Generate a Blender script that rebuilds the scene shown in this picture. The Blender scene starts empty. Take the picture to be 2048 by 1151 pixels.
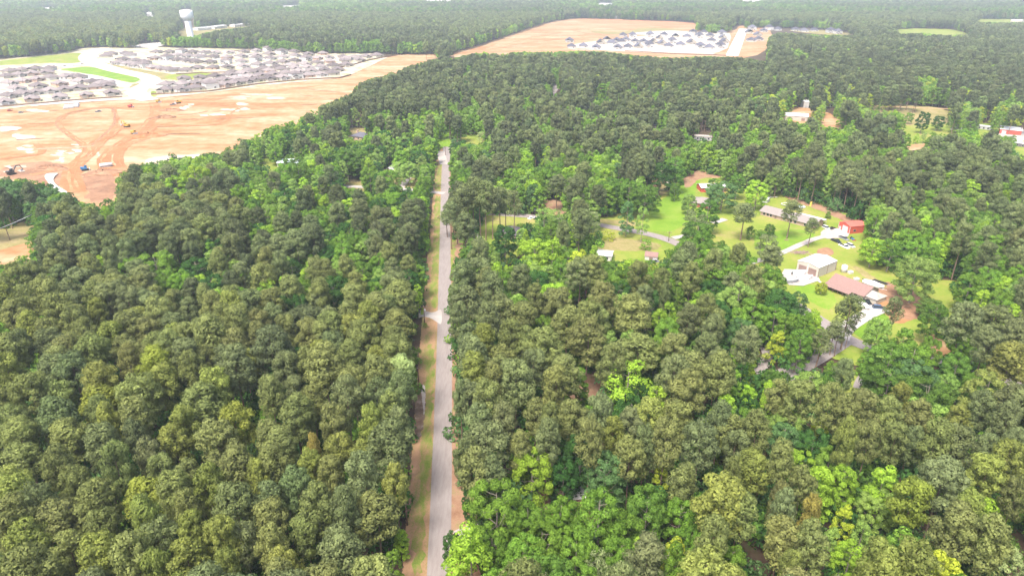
import bpy, math, random
import numpy as np
from mathutils import Vector, Matrix
R = math.radians
random.seed(7)
rng = np.random.default_rng(11)
scene = bpy.context.scene
COL = scene.collection

# ------------------------------------------------------------------ camera, light, exposure
PITCH, CAMH, F = R(24.6), 120.0, 1365.0
cam = bpy.data.objects.new('camera', bpy.data.cameras.new('camera'))
COL.objects.link(cam); scene.camera = cam
cam.location = (0, 0, CAMH); cam.rotation_euler = (math.pi/2 - PITCH, 0, 0)
cam.data.sensor_width = 36; cam.data.lens = 36*F/2048
cam.data.clip_start = 1; cam.data.clip_end = 30000

SUN_EL, SUN_AZ = R(62), R(-146)          # azimuth from +Y towards +X
world = bpy.data.worlds.new('World'); scene.world = world; world.use_nodes = True
nt = world.node_tree
bg = nt.nodes['Background']; bg.inputs['Strength'].default_value = 0.15
sky = nt.nodes.new('ShaderNodeTexSky'); sky.sky_type = 'NISHITA'; sky.sun_disc = False
sky.sun_elevation = SUN_EL; sky.sun_rotation = SUN_AZ; sky.air_density = 1.0; sky.dust_density = 6.0; sky.ozone_density = 0.6
nt.links.new(sky.outputs[0], bg.inputs['Color'])
sun = bpy.data.objects.new('sun', bpy.data.lights.new('sun', 'SUN')); COL.objects.link(sun)
sun.data.energy = 2.3; sun.data.angle = R(18); sun.data.color = (1.0, 0.955, 0.88)
sun.rotation_euler = (Vector((math.sin(SUN_AZ)*math.cos(SUN_EL), math.cos(SUN_AZ)*math.cos(SUN_EL), math.sin(SUN_EL)))).to_track_quat('Z', 'Y').to_euler()
scene.view_settings.view_transform = 'Standard'; scene.view_settings.look = 'None'
scene.view_settings.exposure = 1.45; scene.view_settings.gamma = 1.0
scene.cycles.volume_bounces = 0; scene.cycles.max_bounces = 6
scene.cycles.diffuse_bounces = 4; scene.cycles.transmission_bounces = 3
scene.cycles.use_adaptive_sampling = True

# ------------------------------------------------------------------ where a sight line meets the land
SP, CP = math.sin(PITCH), math.cos(PITCH)
def at(x, y, h=0.0):
    X, Y = (x-1024)/F, -(y-575.5)/F
    d = Vector((X, CP + Y*SP, -SP + Y*CP))
    t = (h-CAMH)/d.z
    return Vector((0, 0, CAMH)) + d*t
def proj(P):                                   # (N,3) -> picture x, y, depth
    P = np.atleast_2d(np.asarray(P, float))
    dz = P[:, 2]-CAMH
    zc = P[:, 1]*CP - dz*SP
    yc = P[:, 1]*SP + dz*CP
    zc = np.maximum(zc, 1e-3)
    return 1024+F*P[:, 0]/zc, 575.5-F*yc/zc, zc
def inpoly(px, py, poly):
    inside = np.zeros(px.shape, bool)
    n = len(poly)
    for i in range(n):
        x1, y1 = poly[i]; x2, y2 = poly[(i+1) % n]
        if y1 == y2: continue
        c = ((y1 > py) != (y2 > py)) & (px < (x2-x1)*(py-y1)/(y2-y1)+x1)
        inside ^= c
    return inside

# ------------------------------------------------------------------ materials
def mat(name, col, rough=0.85, spec=0.2, metal=0.0):
    m = bpy.data.materials.new(name); m.use_nodes = True
    b = m.node_tree.nodes['Principled BSDF']
    b.inputs['Base Color'].default_value = (*col, 1); b.inputs['Roughness'].default_value = rough
    b.inputs['Specular IOR Level'].default_value = spec; b.inputs['Metallic'].default_value = metal
    return m
def N(m, t, **kw):
    n = m.node_tree.nodes.new(t)
    for k, v in kw.items(): setattr(n, k, v)
    return n
def noise_mat(name, stops, scale=0.1, detail=6, stretch=(1, 1, 1), rough=0.9, bump=0.0, rot=0, scale2=None, distort=0.0, spec=0.15):
    """colour ramp over a sum of two noises laid out in metres"""
    m = mat(name, stops[0][1], rough, spec); nt = m.node_tree; L = nt.links.new
    b = nt.nodes['Principled BSDF']
    tc = N(m, 'ShaderNodeTexCoord'); mp = N(m, 'ShaderNodeMapping')
    mp.inputs['Scale'].default_value = stretch; mp.inputs['Rotation'].default_value = (0, 0, rot)
    L(tc.outputs['Object'], mp.inputs['Vector'])
    n1 = N(m, 'ShaderNodeTexNoise'); n1.inputs['Scale'].default_value = scale; n1.inputs['Detail'].default_value = detail
    n1.inputs['Roughness'].default_value = 0.62; n1.inputs['Distortion'].default_value = distort
    n2 = N(m, 'ShaderNodeTexNoise'); n2.inputs['Scale'].default_value = scale2 or scale*9; n2.inputs['Detail'].default_value = 5
    n2.inputs['Roughness'].default_value = 0.7
    L(mp.outputs[0], n1.inputs['Vector']); L(tc.outputs['Object'], n2.inputs['Vector'])
    mx = N(m, 'ShaderNodeMix'); mx.data_type = 'FLOAT'; mx.inputs[0].default_value = 0.38
    L(n1.outputs[0], mx.inputs[2]); L(n2.outputs[0], mx.inputs[3])
    r = N(m, 'ShaderNodeValToRGB'); els = r.color_ramp.elements
    while len(els) < len(stops): els.new(0.5)
    for e, (p, c) in zip(els, stops): e.position = p; e.color = (*c, 1)
    L(mx.outputs[0], r.inputs[0]); L(r.outputs[0], b.inputs['Base Color'])
    if bump:
        bp = N(m, 'ShaderNodeBump'); bp.inputs['Strength'].default_value = 1; bp.inputs['Distance'].default_value = bump
        L(mx.outputs[0], bp.inputs['Height']); L(bp.outputs[0], b.inputs['Normal'])
    return m

M = {}
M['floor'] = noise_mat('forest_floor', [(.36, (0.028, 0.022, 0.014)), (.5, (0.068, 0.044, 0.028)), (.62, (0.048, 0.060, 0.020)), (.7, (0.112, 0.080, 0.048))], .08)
M['earth'] = noise_mat('graded_earth', [(.37, (.22, .10, .04)), (.45, (.265, .145, .066)), (.53, (.31, .20, .11)), (.62, (.37, .28, .185))], .016, stretch=(.55, 1.7, 1), rot=-.10, scale2=.11, distort=.8)
M['earth_track'] = noise_mat('worn_track', [(.35, (0.211, 0.087, 0.037)), (.5, (0.273, 0.130, 0.059)), (.65, (0.335, 0.198, 0.112))], .06)
M['earth_dark'] = noise_mat('dark_dirt', [(.35, (0.124, 0.068, 0.043)), (.5, (0.223, 0.124, 0.074)), (.65, (0.310, 0.192, 0.118))], .07)
M['earth_red'] = noise_mat('red_dirt', [(.35, (0.285, 0.093, 0.037)), (.5, (0.360, 0.149, 0.068)), (.65, (0.434, 0.260, 0.161))], .03, stretch=(1, 2, 1))
M['earth_pale'] = noise_mat('pale_sand', [(.40, (.33, .25, .17)), (.55, (.43, .38, .32))], .05, stretch=(.5, 2, 1))
M['lawn'] = noise_mat('lawn_grass', [(.36, (.095, .15, .018)), (.46, (.145, .195, .026)), (.55, (.19, .205, .042)), (.66, (.26, .205, .095))], .045, scale2=1.1, bump=.1)
M['lawn_bright'] = noise_mat('bright_lawn_grass', [(.38, (.085, .165, .012)), (.52, (.125, .21, .018)), (.64, (.18, .225, .04))], .05, scale2=1.3, bump=.1)
M['lawn_dry'] = noise_mat('dry_grass', [(.35, (0.124, 0.124, 0.037)), (.5, (0.198, 0.174, 0.068)), (.65, (0.279, 0.211, 0.118))], .05, scale2=.8)
M['verge'] = noise_mat('verge_grass', [(.36, (.09, .125, .028)), (.43, (.15, .155, .045)), (.49, (.24, .155, .08)), (.60, (.30, .18, .11))], .12, stretch=(2.0, .45, 1), scale2=2.2, bump=.08, detail=9)
M['verge_green'] = noise_mat('green_verge_grass', [(.38, (.10, .145, .022)), (.47, (.145, .175, .035)), (.54, (.20, .165, .06)), (.61, (.27, .17, .095))], .3, stretch=(2, .6, 1), scale2=2.4, bump=.08, detail=9)
M['needles'] = noise_mat('pine_needle_litter', [(.35, (.16, .085, .05)), (.45, (.21, .12, .075)), (.53, (.25, .155, .10)), (.63, (.15, .15, .05))], .2, scale2=2.6, bump=.04, detail=9)
M['mud'] = noise_mat('muddy_ditch', [(.38, (0.078, 0.048, 0.033)), (.55, (0.144, 0.102, 0.072)), (.66, (0.300, 0.270, 0.240))], .35)
M['road'] = noise_mat('worn_asphalt', [(.34, (.175, .150, .142)), (.5, (.212, .186, .178)), (.66, (.24, .217, .208))], .9, stretch=(2, .3, 1), scale2=5.0, rough=.9)
M['concrete'] = noise_mat('concrete', [(.32, (.25, .23, .215)), (.6, (.34, .315, .30))], .2, scale2=2, rough=.8)
M['pale_concrete'] = noise_mat('pale_concrete', [(.32, (.37, .345, .32)), (.6, (.44, .42, .40))], .05, scale2=.5, rough=.8)
M['gravel'] = noise_mat('gravel', [(.32, (0.228, 0.198, 0.180)), (.6, (0.348, 0.318, 0.294))], .5, scale2=4)
M['subdiv'] = noise_mat('new_yard_ground', [(.40, (.20, .24, .07)), (.47, (.32, .28, .18)), (.58, (.42, .37, .32))], .06, scale2=.2)
M['water'] = mat('pond_water', (.10, .13, .15), .08, .5)
M['wood_fence'] = noise_mat('weathered_fence', [(.35, (0.154, 0.091, 0.063)), (.6, (0.252, 0.168, 0.126))], .6)
def plain(key, name, col, rough=.7, spec=.3, var=.12, sc=1.5, metal=0.0):
    """one colour with slight blotches and streaks"""
    a = tuple(c*(1-var) for c in col); b = tuple(min(1, c*(1+var)) for c in col)
    M[key] = noise_mat(name, [(.35, a), (.65, b)], sc, rough=rough, spec=spec); M[key].node_tree.nodes['Principled BSDF'].inputs['Metallic'].default_value = metal
plain('white_roof', 'white_metal_roof', (.48, .48, .48), .45, .4, .05, .3)
plain('white', 'white_paint', (.50, .49, .48), .5)
plain('tower_white', 'white_tower_paint', (.85, .85, .85), .5)
plain('cream', 'cream_siding', (.42, .385, .33), .7, .3, .06)
plain('brick', 'tan_brick', (.42, .30, .24), .9, .1, .2, 2)
plain('brown_roof', 'brown_shingles', (.21, .135, .12), .9, .1, .18, 2)
plain('grey_roof', 'grey_shingles', (.21, .185, .175), .9, .1, .18, 2)
plain('dark_roof', 'dark_shingles', (.12, .105, .12), .9, .1, .2, 2)
plain('blue_roof', 'slate_blue_shingles', (.085, .085, .108), .85, .15, .15, .5)
plain('pink_roof', 'weathered_shingles', (.175, .15, .148), .9, .15, .14, .4)
plain('pink_roof_b', 'taupe_shingles', (.125, .105, .105), .9, .15, .14, .4)
plain('aqua_roof', 'pale_aqua_metal', (.36, .45, .44), .4, .4, .05)
plain('red_metal', 'red_metal_siding', (.46, .085, .06), .5, .3, .08)
plain('red_roof', 'faded_red_metal', (.42, .11, .085), .45, .3, .1)
plain('red_brick', 'red_brown_brick', (.30, .11, .08), .8, .1, .15)
plain('brown_door', 'brown_rolling_door', (.22, .15, .13), .6)
plain('pipe_grey', 'grey_metal', (.42, .42, .43), .5)
plain('wood', 'treated_wood', (.16, .105, .08), .9, .1, .2, 3)
plain('yellow', 'machine_yellow', (.45, .27, .04), .5)
plain('blue_tarp', 'blue_tarp', (.035, .14, .30), .5)
plain('brush', 'dead_branches', (.27, .19, .17), .95, .1, .25, 2)
plain('black', 'black_rubber', (.02, .02, .02), .7)
def vary(key, amt):
    """each building its own shade"""
    m = M[key]; L = m.node_tree.links.new; b = m.node_tree.nodes['Principled BSDF']; src = b.inputs['Base Color'].links[0].from_socket
    oi = N(m, 'ShaderNodeObjectInfo'); mr = N(m, 'ShaderNodeMapRange'); mr.inputs['To Min'].default_value = 1-amt; mr.inputs['To Max'].default_value = 1+amt
    hs = N(m, 'ShaderNodeHueSaturation'); L(oi.outputs['Random'], mr.inputs['Value']); L(mr.outputs[0], hs.inputs['Value']); L(src, hs.inputs['Color']); L(hs.outputs[0], b.inputs['Base Color'])
for k_ in ('pink_roof', 'pink_roof_b', 'blue_roof'): vary(k_, .28)
M['glass'] = mat('dark_window_glass', (.02, .025, .03), .08, .6)
for k, c in dict(car_white=(.78, .78, .78), car_black=(.015, .016, .02), car_silver=(.42, .43, .45), car_blue=(.05, .08, .14), car_red=(.42, .04, .03), car_grey=(.2, .21, .23)).items():
    M[k] = mat(k[4:]+'_car_paint', c, .25, .5); M[k].node_tree.nodes['Principled BSDF'].inputs['Coat Weight'].default_value = .5
def bark(name, a, b):
    return noise_mat(name, [(.35, a), (.65, b)], 1.2, stretch=(1, 1, .3), rough=.95, spec=.1)
M['bark_pine'] = bark('pine_bark', (.13, .085, .062), (.24, .17, .13))
M['bark_grey'] = bark('grey_bark', (.16, .135, .11), (.30, .26, .22))
M['bark_dead'] = bark('bleached_bark', (.34, .30, .26), (.55, .50, .45))

def leaf_mat(name, transl, contrast, warm):
    """tint of the tree times what each needle tuft or leaf clump has of its own"""
    m = bpy.data.materials.new(name); m.use_nodes = True; nt = m.node_tree; L = nt.links.new
    for n in list(nt.nodes): nt.nodes.remove(n)
    out = N(m, 'ShaderNodeOutputMaterial')
    t = N(m, 'ShaderNodeAttribute', attribute_type='INSTANCER', attribute_name='tint')
    v = N(m, 'ShaderNodeAttribute', attribute_type='GEOMETRY', attribute_name='v')
    r = N(m, 'ShaderNodeValToRGB'); e = r.color_ramp.elements
    lo, hi = contrast
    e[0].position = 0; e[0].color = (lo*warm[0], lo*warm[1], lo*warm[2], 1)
    e[1].position = 1; e[1].color = (hi, hi, hi*.85, 1)
    L(v.outputs['Fac'], r.inputs[0])
    mx = N(m, 'ShaderNodeMix', data_type='RGBA', blend_type='MULTIPLY'); mx.inputs[0].default_value = 1
    L(t.outputs['Color'], mx.inputs[6]); L(r.outputs[0], mx.inputs[7])
    d = N(m, 'ShaderNodeBsdfDiffuse'); tr = N(m, 'ShaderNodeBsdfTranslucent'); ms = N(m, 'ShaderNodeMixShader'); ms.inputs[0].default_value = transl
    L(mx.outputs[2], d.inputs[0]); L(mx.outputs[2], tr.inputs[0]); L(d.outputs[0], ms.inputs[1]); L(tr.outputs[0], ms.inputs[2]); L(ms.outputs[0], out.inputs[0])
    return m
M['needle'] = leaf_mat('pine_needles', .45, (.62, 1.42), (.95, 1.0, 1.0))
M['leaf'] = leaf_mat('broad_leaves', .45, (.6, 1.42), (.9, 1.0, 1.0))

# ------------------------------------------------------------------ tags and small mesh helpers
def tag(o, label=None, cat=None, group=None, kind=None):
    if label: o['label'] = label
    if cat: o['category'] = cat
    if group: o['group'] = group
    if kind: o['kind'] = kind
    return o
def empty(name, loc, rz=0.0, label=None, cat=None, group=None):
    o = bpy.data.objects.new(name, None); COL.objects.link(o); o.location = loc; o.rotation_euler = (0, 0, rz)
    o.empty_display_size = .5
    return tag(o, label, cat, group)
def add(name, me, parent=None, mats=None):
    o = bpy.data.objects.new(name, me); COL.objects.link(o)
    if parent: o.parent = parent
    if mats is not None:
        me.materials.clear()
        for m in (mats if isinstance(mats, (list, tuple)) else [mats]): me.materials.append(m if not isinstance(m, str) else M[m])
    return o
class MB:
    """collects boxes, prisms, tubes into one mesh"""
    def __init__(s): s.v = []; s.f = []; s.mi = []
    def poly(s, vs, fs, mi=0):
        o = len(s.v); s.v += [tuple(v) for v in vs]; s.f += [tuple(i+o for i in f) for f in fs]; s.mi += [mi]*len(fs); return s
    def box(s, x0, y0, z0, x1, y1, z1, mi=0):
        return s.poly([(x0, y0, z0), (x1, y0, z0), (x1, y1, z0), (x0, y1, z0), (x0, y0, z1), (x1, y0, z1), (x1, y1, z1), (x0, y1, z1)],
                      [(0, 3, 2, 1), (4, 5, 6, 7), (0, 1, 5, 4), (1, 2, 6, 5), (2, 3, 7, 6), (3, 0, 4, 7)], mi)
    def tube(s, pts, rads, n=7, mi=0, cap=True):
        o = len(s.v); P = [Vector(p) for p in pts]
        for i, p in enumerate(P):
            d = (P[min(i+1, len(P)-1)]-P[max(i-1, 0)]).normalized()
            a = d.cross(Vector((0.3, 1, 0.1))).normalized(); b = d.cross(a)
            for k in range(n):
                t = 2*math.pi*k/n; s.v.append(tuple(p+(a*math.cos(t)+b*math.sin(t))*rads[i]))
        for i in range(len(P)-1):
            for k in range(n):
                s.f.append((o+i*n+k, o+i*n+(k+1) % n, o+(i+1)*n+(k+1) % n, o+(i+1)*n+k)); s.mi.append(mi)
        if cap: s.f.append(tuple(o+(len(P)-1)*n+k for k in range(n))); s.mi.append(mi); s.f.append(tuple(o+k for k in reversed(range(n)))); s.mi.append(mi)
        return s
    def prism(s, prof, x0, x1, mi=0):
        """outline in the y-z plane pushed from x0 to x1"""
        n = len(prof); v = [(x0, y, z) for y, z in prof]+[(x1, y, z) for y, z in prof]
        return s.poly(v, [tuple(range(n))[::-1], tuple(range(n, 2*n))]+[(i, (i+1) % n, n+(i+1) % n, n+i) for i in range(n)], mi)
    def mesh(s, name, smooth=False):
        me = bpy.data.meshes.new(name); me.from_pydata(s.v, [], s.f); me.polygons.foreach_set('material_index', s.mi)
        if smooth: me.polygons.foreach_set('use_smooth', [True]*len(s.f))
        me.update(); return me
    def build(s, name, m, parent=None, smooth=False): return add(name, s.mesh(name, smooth), parent, m)

def chaikin(pts, n=2, closed=True):
    for _ in range(n):
        q = []
        m = len(pts)
        for i in range(m if closed else m-1):
            a, b = pts[i], pts[(i+1) % m]
            q += [(a[0]*.75+b[0]*.25, a[1]*.75+b[1]*.25), (a[0]*.25+b[0]*.75, a[1]*.25+b[1]*.75)]
        if not closed: q = [pts[0]]+q+[pts[-1]]
        pts = q
    return pts
ZK = [0]
def lift():
    ZK[0] += 1; return .02+.003*ZK[0]
def sheet(name, pts, z, m, label=None, smooth=2, world=False, rough=0.0, kind='structure', cat=None):
    """ground cover: outline -> sheet lying at height z"""
    from mathutils.geometry import tessellate_polygon
    if z: z = lift()                # each cover lies a few mm above the one laid before it
    w = [(p[0], p[1]) for p in pts] if world else [tuple(at(x, y).xy) for x, y in pts]
    if smooth: w = chaikin(w, smooth)
    if rough:
        q = []
        for i in range(len(w)):
            a, b = Vector(w[i]), Vector(w[(i+1) % len(w)]); L = (b-a).length; k = max(1, int(L/(rough*2.5)))
            for j in range(k): q.append(a.lerp(b, j/k)+Vector((random.uniform(-rough, rough), random.uniform(-rough, rough))))
        w = [tuple(p) for p in q]
    v = [Vector((p[0], p[1], z)) for p in w]
    tris = tessellate_polygon([v])
    me = bpy.data.meshes.new(name)
    fs = []
    for t in tris:
        a, b, c = (v[i] for i in t)
        fs.append(tuple(t) if (b-a).cross(c-a).z > 0 else tuple(reversed(t)))
    me.from_pydata([tuple(p) for p in v], [], fs); me.update()
    o = add(name, me, None, m); tag(o, label, cat, None, kind)
    return o
def ribbon(name, pts, width, z, m, world=False, smooth=2, kind='structure', label=None, jit=0.0):
    w = [(p[0], p[1]) for p in pts] if world else [tuple(at(x, y).xy) for x, y in pts]
    w = chaikin(w, smooth, False); z = lift()
    vs = []; fs = []
    for i, p in enumerate(w):
        a = Vector(w[max(i-1, 0)]); b = Vector(w[min(i+1, len(w)-1)]); d = (b-a).normalized(); n = Vector((-d.y, d.x))
        wd = width if not callable(width) else width(i/(len(w)-1))
        for s in (1, -1):
            q = Vector(p)+n*s*(wd/2+random.uniform(-jit, jit)); vs.append((q.x, q.y, z))
        if i: fs.append((2*i-1, 2*i+1, 2*i, 2*i-2))
    me = bpy.data.meshes.new(name); me.from_pydata(vs, [], fs); me.update()
    if me.polygons[0].normal.z < 0: me.flip_normals()
    o = add(name, me, None, m); tag(o, label, None, None, kind); return o
# ------------------------------------------------------------------ land, roads and clearings (outlines first; trees keep off what the photo shows open)
VIS = [  # outlines of what is seen open, in picture coordinates
 [(0,208),(0,122),(60,115),(145,105),(152,98),(205,96),(300,99),(330,96),(480,99),(620,108),(760,108),(795,110),(870,110),(882,116),(850,121),(810,134),(770,149),(730,160),(708,174),(697,190),(650,205),(600,233),(560,247),(515,265),(480,285),(450,298),(440,305),(380,312),(335,318),(300,325),(275,332),(245,342),(235,352),(232,372),(228,400),(195,412),(170,400),(130,385),(108,375),(85,358),(45,360),(20,355),(0,358)],
 [(895,112),(960,92),(1040,65),(1100,45),(1150,37),(1300,42),(1392,45),(1390,62),(1420,68),(1458,66),(1470,52),(1490,52),(1492,58),(1535,56),(1545,57),(1620,57),(1700,66),(1712,71),(1640,70),(1560,66),(1535,72),(1532,122),(1480,114),(1400,112),(1340,115),(1270,110),(1200,102),(1150,103),(1030,104),(1000,108),(960,104),(930,110),(905,117)],
 [(0,508),(48,488),(75,487),(62,500),(38,520),(0,545)],
 [(0,466),(30,458),(62,440),(66,455),(48,470),(20,478),(0,482)],
 [(800,1151),(812,1060),(818,960),(826,900),(832,830),(840,740),(843,690),(850,600),(858,520),(864,450),(868,350),(880,322),(884,296),(895,290),(899,320),(900,345),(897,400),(888,420),(880,470),(900,480),(906,500),(903,530),(890,560),(888,600),(884,650),(892,690),(899,740),(897,900),(904,980),(925,1000),(930,1040),(915,1060),(905,1110),(903,1151)],
 [(912,478),(935,480),(920,500),(908,520),(900,500)],
 [(1385,350),(1345,378),(1300,420),(1288,442),(1215,446),(1195,448),(1180,452),(1190,460),(1205,466),(1208,495),(1212,508),(1200,515),(1240,520),(1290,514),(1325,520),(1340,505),(1350,482),(1368,476),(1440,450),(1470,455),(1480,470),(1500,500),(1515,520),(1540,520),(1575,540),(1580,560),(1600,590),(1650,610),(1660,630),(1700,650),(1700,680),(1740,690),(1760,660),(1775,645),(1800,650),(1850,640),(1865,610),(1905,615),(1918,600),(1905,578),(1880,565),(1860,590),(1800,600),(1790,570),(1760,560),(1755,535),(1745,515),(1735,485),(1745,465),(1720,455),(1690,432),(1650,418),(1590,400),(1560,390),(1530,390),(1525,400),(1500,402),(1480,400),(1470,380),(1440,355)],
 [(1645,728),(1640,705),(1662,676),(1700,664),(1718,688),(1688,702),(1662,716)],
 [(1576,750),(1573,730),(1600,718),(1624,722),(1604,744),(1588,752)],
 [(1682,755),(1715,748),(1722,780),(1752,800),(1740,812),(1715,800),(1690,802)],
 [(1855,665),(1885,680),(1895,712),(1880,716),(1862,700)],
 [(1960,738),(2048,772),(2048,788),(1960,752)],
 [(1518,690),(1535,712),(1536,725),(1520,742),(1516,730),(1520,710)],
 [(512,320),(552,320),(552,345),(532,338)], [(556,318),(598,318),(598,330),(560,334)],
 [(690,352),(722,350),(724,372),(740,373),(740,380),(690,376)], [(765,332),(795,332),(798,352),(815,358),(822,345),(832,352),(828,374),(800,378),(778,360)],
 [(702,258),(730,262),(732,272),(720,278),(700,274)], [(880,268),(895,262),(896,292),(884,296)],
 [(915,276),(945,272),(972,280),(958,290),(925,288)],
 [(1103,174),(1122,168),(1122,180),(1106,192)], [(1185,186),(1210,186),(1208,196),(1190,193)],
 [(1740,211),(1900,217),(1893,236),(1850,240),(1835,246),(1828,222),(1790,219),(1740,216)], [(1562,222),(1618,222),(1618,240),(1588,238)],
 [(1606,198),(1618,198),(1618,216),(1608,216)], [(1655,205),(1670,205),(1670,215),(1658,215)],
 [(1640,240),(1662,235),(1690,250),(1688,256),(1662,250),(1645,250)],
 [(1800,252),(1900,252),(1925,262),(1900,266),(1812,262)], [(1952,246),(1985,250),(1985,264),(1958,262)],[(1995,255),(2048,252),(2048,272),(2000,268)],
 [(2030,282),(2048,282),(2048,315),(2035,310)], [(1810,290),(1850,288),(1850,296),(1815,300)],
 [(1790,60),(1830,58),(1905,60),(1945,70),(1890,71),(1850,66),(1800,68)],
 [(352,64),(420,56),(500,50),(505,53),(430,61),(388,72),(362,74)], [(250,92),(322,85),(330,90),(300,96)], [(1190,34),(1245,34),(1245,37),(1190,37)],
 [(968,430),(1075,432),(1072,442),(1045,450),(1000,452),(1000,468),(1030,478),(1028,490),(960,478)],
 [(1130,505),(1150,503),(1150,520),(1135,522)], [(1148,578),(1170,578),(1168,598),(1152,598)],
 [(1010,505),(1030,500),(1032,520),(1018,526)],
 [(1388,264),(1424,264),(1424,277),(1388,277)], [(1307,247),(1321,247),(1321,256),(1307,256)], [(560,12),(604,11),(600,15),(562,16)], [(60,17),(112,15),(114,19),(66,20)], [(1480,0),(1524,0),(1520,6),(1488,5)], [(840,-4),(905,-4),(900,4),(850,4)], [(1950,40),(2048,38),(2048,44),(1960,45)], [(1072,322),(1084,322),(1084,332),(1072,332)], [(360,18),(388,18),(388,66),(368,66)], [(290,24),(308,26),(308,34),(290,32)], [(1196,6),(1226,6),(1226,13),(1196,12)],
 [(1300,360),(1345,362),(1345,376),(1330,388),(1318,378),(1302,380)],
 [(1075,405),(1130,408),(1132,425),(1090,425)],
 [(1062,1000),(1150,992),(1165,1000),(1150,1010),(1072,1016)],
 [(1160,762),(1195,762),(1195,790),(1165,798)],
]
VIS = [[(-160 if x == 0 else 2210 if x == 2048 else x, y) for x, y in p] for p in VIS]
OPEN = [  # yards without woods: only the single trees set by hand
 [(1195,440),(1290,425),(1390,340),(1500,390),(1640,412),(1735,455),(1750,520),(1800,565),(1910,560),(1930,620),(1870,660),(1880,720),(1780,710),(1690,720),(1560,600),(1490,540),(1345,530),(1195,520)],
]
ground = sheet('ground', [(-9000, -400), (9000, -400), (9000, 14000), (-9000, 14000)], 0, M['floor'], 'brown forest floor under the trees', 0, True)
# --- left construction site
E1 = [(-60,226),(0,214),(150,203),(300,196),(340,186),(420,184),(515,168),(680,156),(700,140),(790,108),(860,106),(890,108),(930,100),(1040,62),(1100,43),(1150,36),(1392,43),(1395,64),(1475,62),(1475,50),(1545,52),(1545,135),(1000,130),(900,135),(800,175),(720,215),(640,250),(560,290),(500,320),(420,350),(330,420),(240,470),(150,470),(60,430),(-60,420)]
sheet('cleared_earth', E1, .02, 'earth', 'orange and cream graded earth of the building site')
E3 = [(-40,510),(48,482),(95,480),(90,520),(40,570),(-40,610)]
sheet('cleared_earth', E3, .02, 'earth', 'wedge of bare tan earth at the left edge of the photo')
sheet('rough_grass', [(-40,462),(30,450),(75,430),(90,450),(75,482),(48,486),(-40,512)], .015, 'lawn_dry', 'rough grass strip under the power line')
for p in [[(310,200),(420,192),(560,178),(700,165),(640,172),(500,190),(400,205),(330,210)], [(190,208),(300,205),(360,215),(300,225),(210,215)], [(1025,85),(1080,68),(1125,62),(1120,68),(1060,78),(1000,92)], [(1150,37),(1300,42),(1392,46),(1390,52),(1260,48),(1150,44)], [(905,112),(960,95),(1000,84),(970,100)]]:
    sheet('red_dirt', p, .05, 'earth_red', smooth=2, rough=3)
for p in [[(0,335),(80,320),(130,328),(150,345),(110,385),(70,362),(0,355)], [(170,345),(230,338),(235,400),(190,412),(165,380)]]:
    sheet('dark_dirt', p, .05, 'earth_dark', smooth=2, rough=2)
for p in [[(292,318),(320,311),(385,309),(450,306),(440,330),(300,345),(288,335)], [(130,290),(160,287),(158,300),(128,302)], [(35,295),(75,288),(72,302),(40,304)], [(105,306),(150,300),(150,306),(108,311)], [(112,318),(136,314),(134,324),(116,326)], [(12,335),(48,332),(42,345),(18,347)], [(192,322),(212,296),(214,306),(208,324),(196,326)], [(366,208),(385,206),(388,218),(372,216)], [(470,190),(555,186),(550,196),(480,200)], [(530,192),(560,190),(556,197),(535,198)], [(440,214),(490,208),(486,218),(448,222)], [(0,260),(60,250),(70,262),(0,275)], [(400,225),(440,222),(438,230),(402,232)], [(60,215),(110,213),(105,221),(62,224)]]:
    x0, x1 = min(q[0] for q in p), max(q[0] for q in p); y0, y1 = min(q[1] for q in p), max(q[1] for q in p)
    if x1-x0 > 100: sheet('sand_patch', p, .06, 'earth_pale', smooth=2, rough=1.2); continue
    for k in range(4):                       # broken streaks of washed-out sand
        cx, cy = random.uniform(x0, x1), random.uniform(y0, y1); a, b = (x1-x0)*random.uniform(.18, .42), (y1-y0)*random.uniform(.10, .26)
        sheet('sand_patch', [(cx+a*math.cos(t)*random.uniform(.6, 1.2)+b*math.sin(t), cy+b*math.sin(t)*random.uniform(.6, 1.3)) for t in [j*.698 for j in range(9)]], .06, 'earth_pale', smooth=1, rough=1.0)
def track(pts, w, m='earth_track', z=.07): ribbon('dirt_track', pts, w, z, m, jit=.8)
track([(308,205),(313,222),(300,245),(272,268),(235,290),(205,315),(212,335),(245,350)], 9)
track([(318,250),(296,262),(300,276),(262,286),(240,300),(236,325),(258,345)], 6)
track([(235,215),(180,216),(128,228),(112,245),(125,262),(155,280),(175,298),(180,310)], 5)
track([(240,250),(220,268),(190,288),(175,310),(150,330),(140,355),(150,385)], 12)
track([(225,215),(233,235),(228,255),(205,275),(185,292)], 5)
track([(0,318),(60,311),(92,306),(70,287)], 5); track([(150,330),(120,335),(95,345),(60,350)], 6)
track([(340,240),(420,238),(520,235)], 1.5, 'earth_dark'); track([(315,254),(360,253),(450,250),(470,215),(540,210)], 2, 'earth_track')
track([(590,176),(640,181),(690,186)], 1.5, 'earth_dark'); track([(600,190),(650,196),(680,200)], 1.2, 'earth_dark')
track([(950,104),(1040,88),(1120,78),(1160,80),(1240,76)], 7, 'earth_red'); track([(1140,60),(1200,72),(1270,75)], 6); track([(1000,96),(1080,90),(1130,95)], 7)
ruts = random.Random(3)
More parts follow.
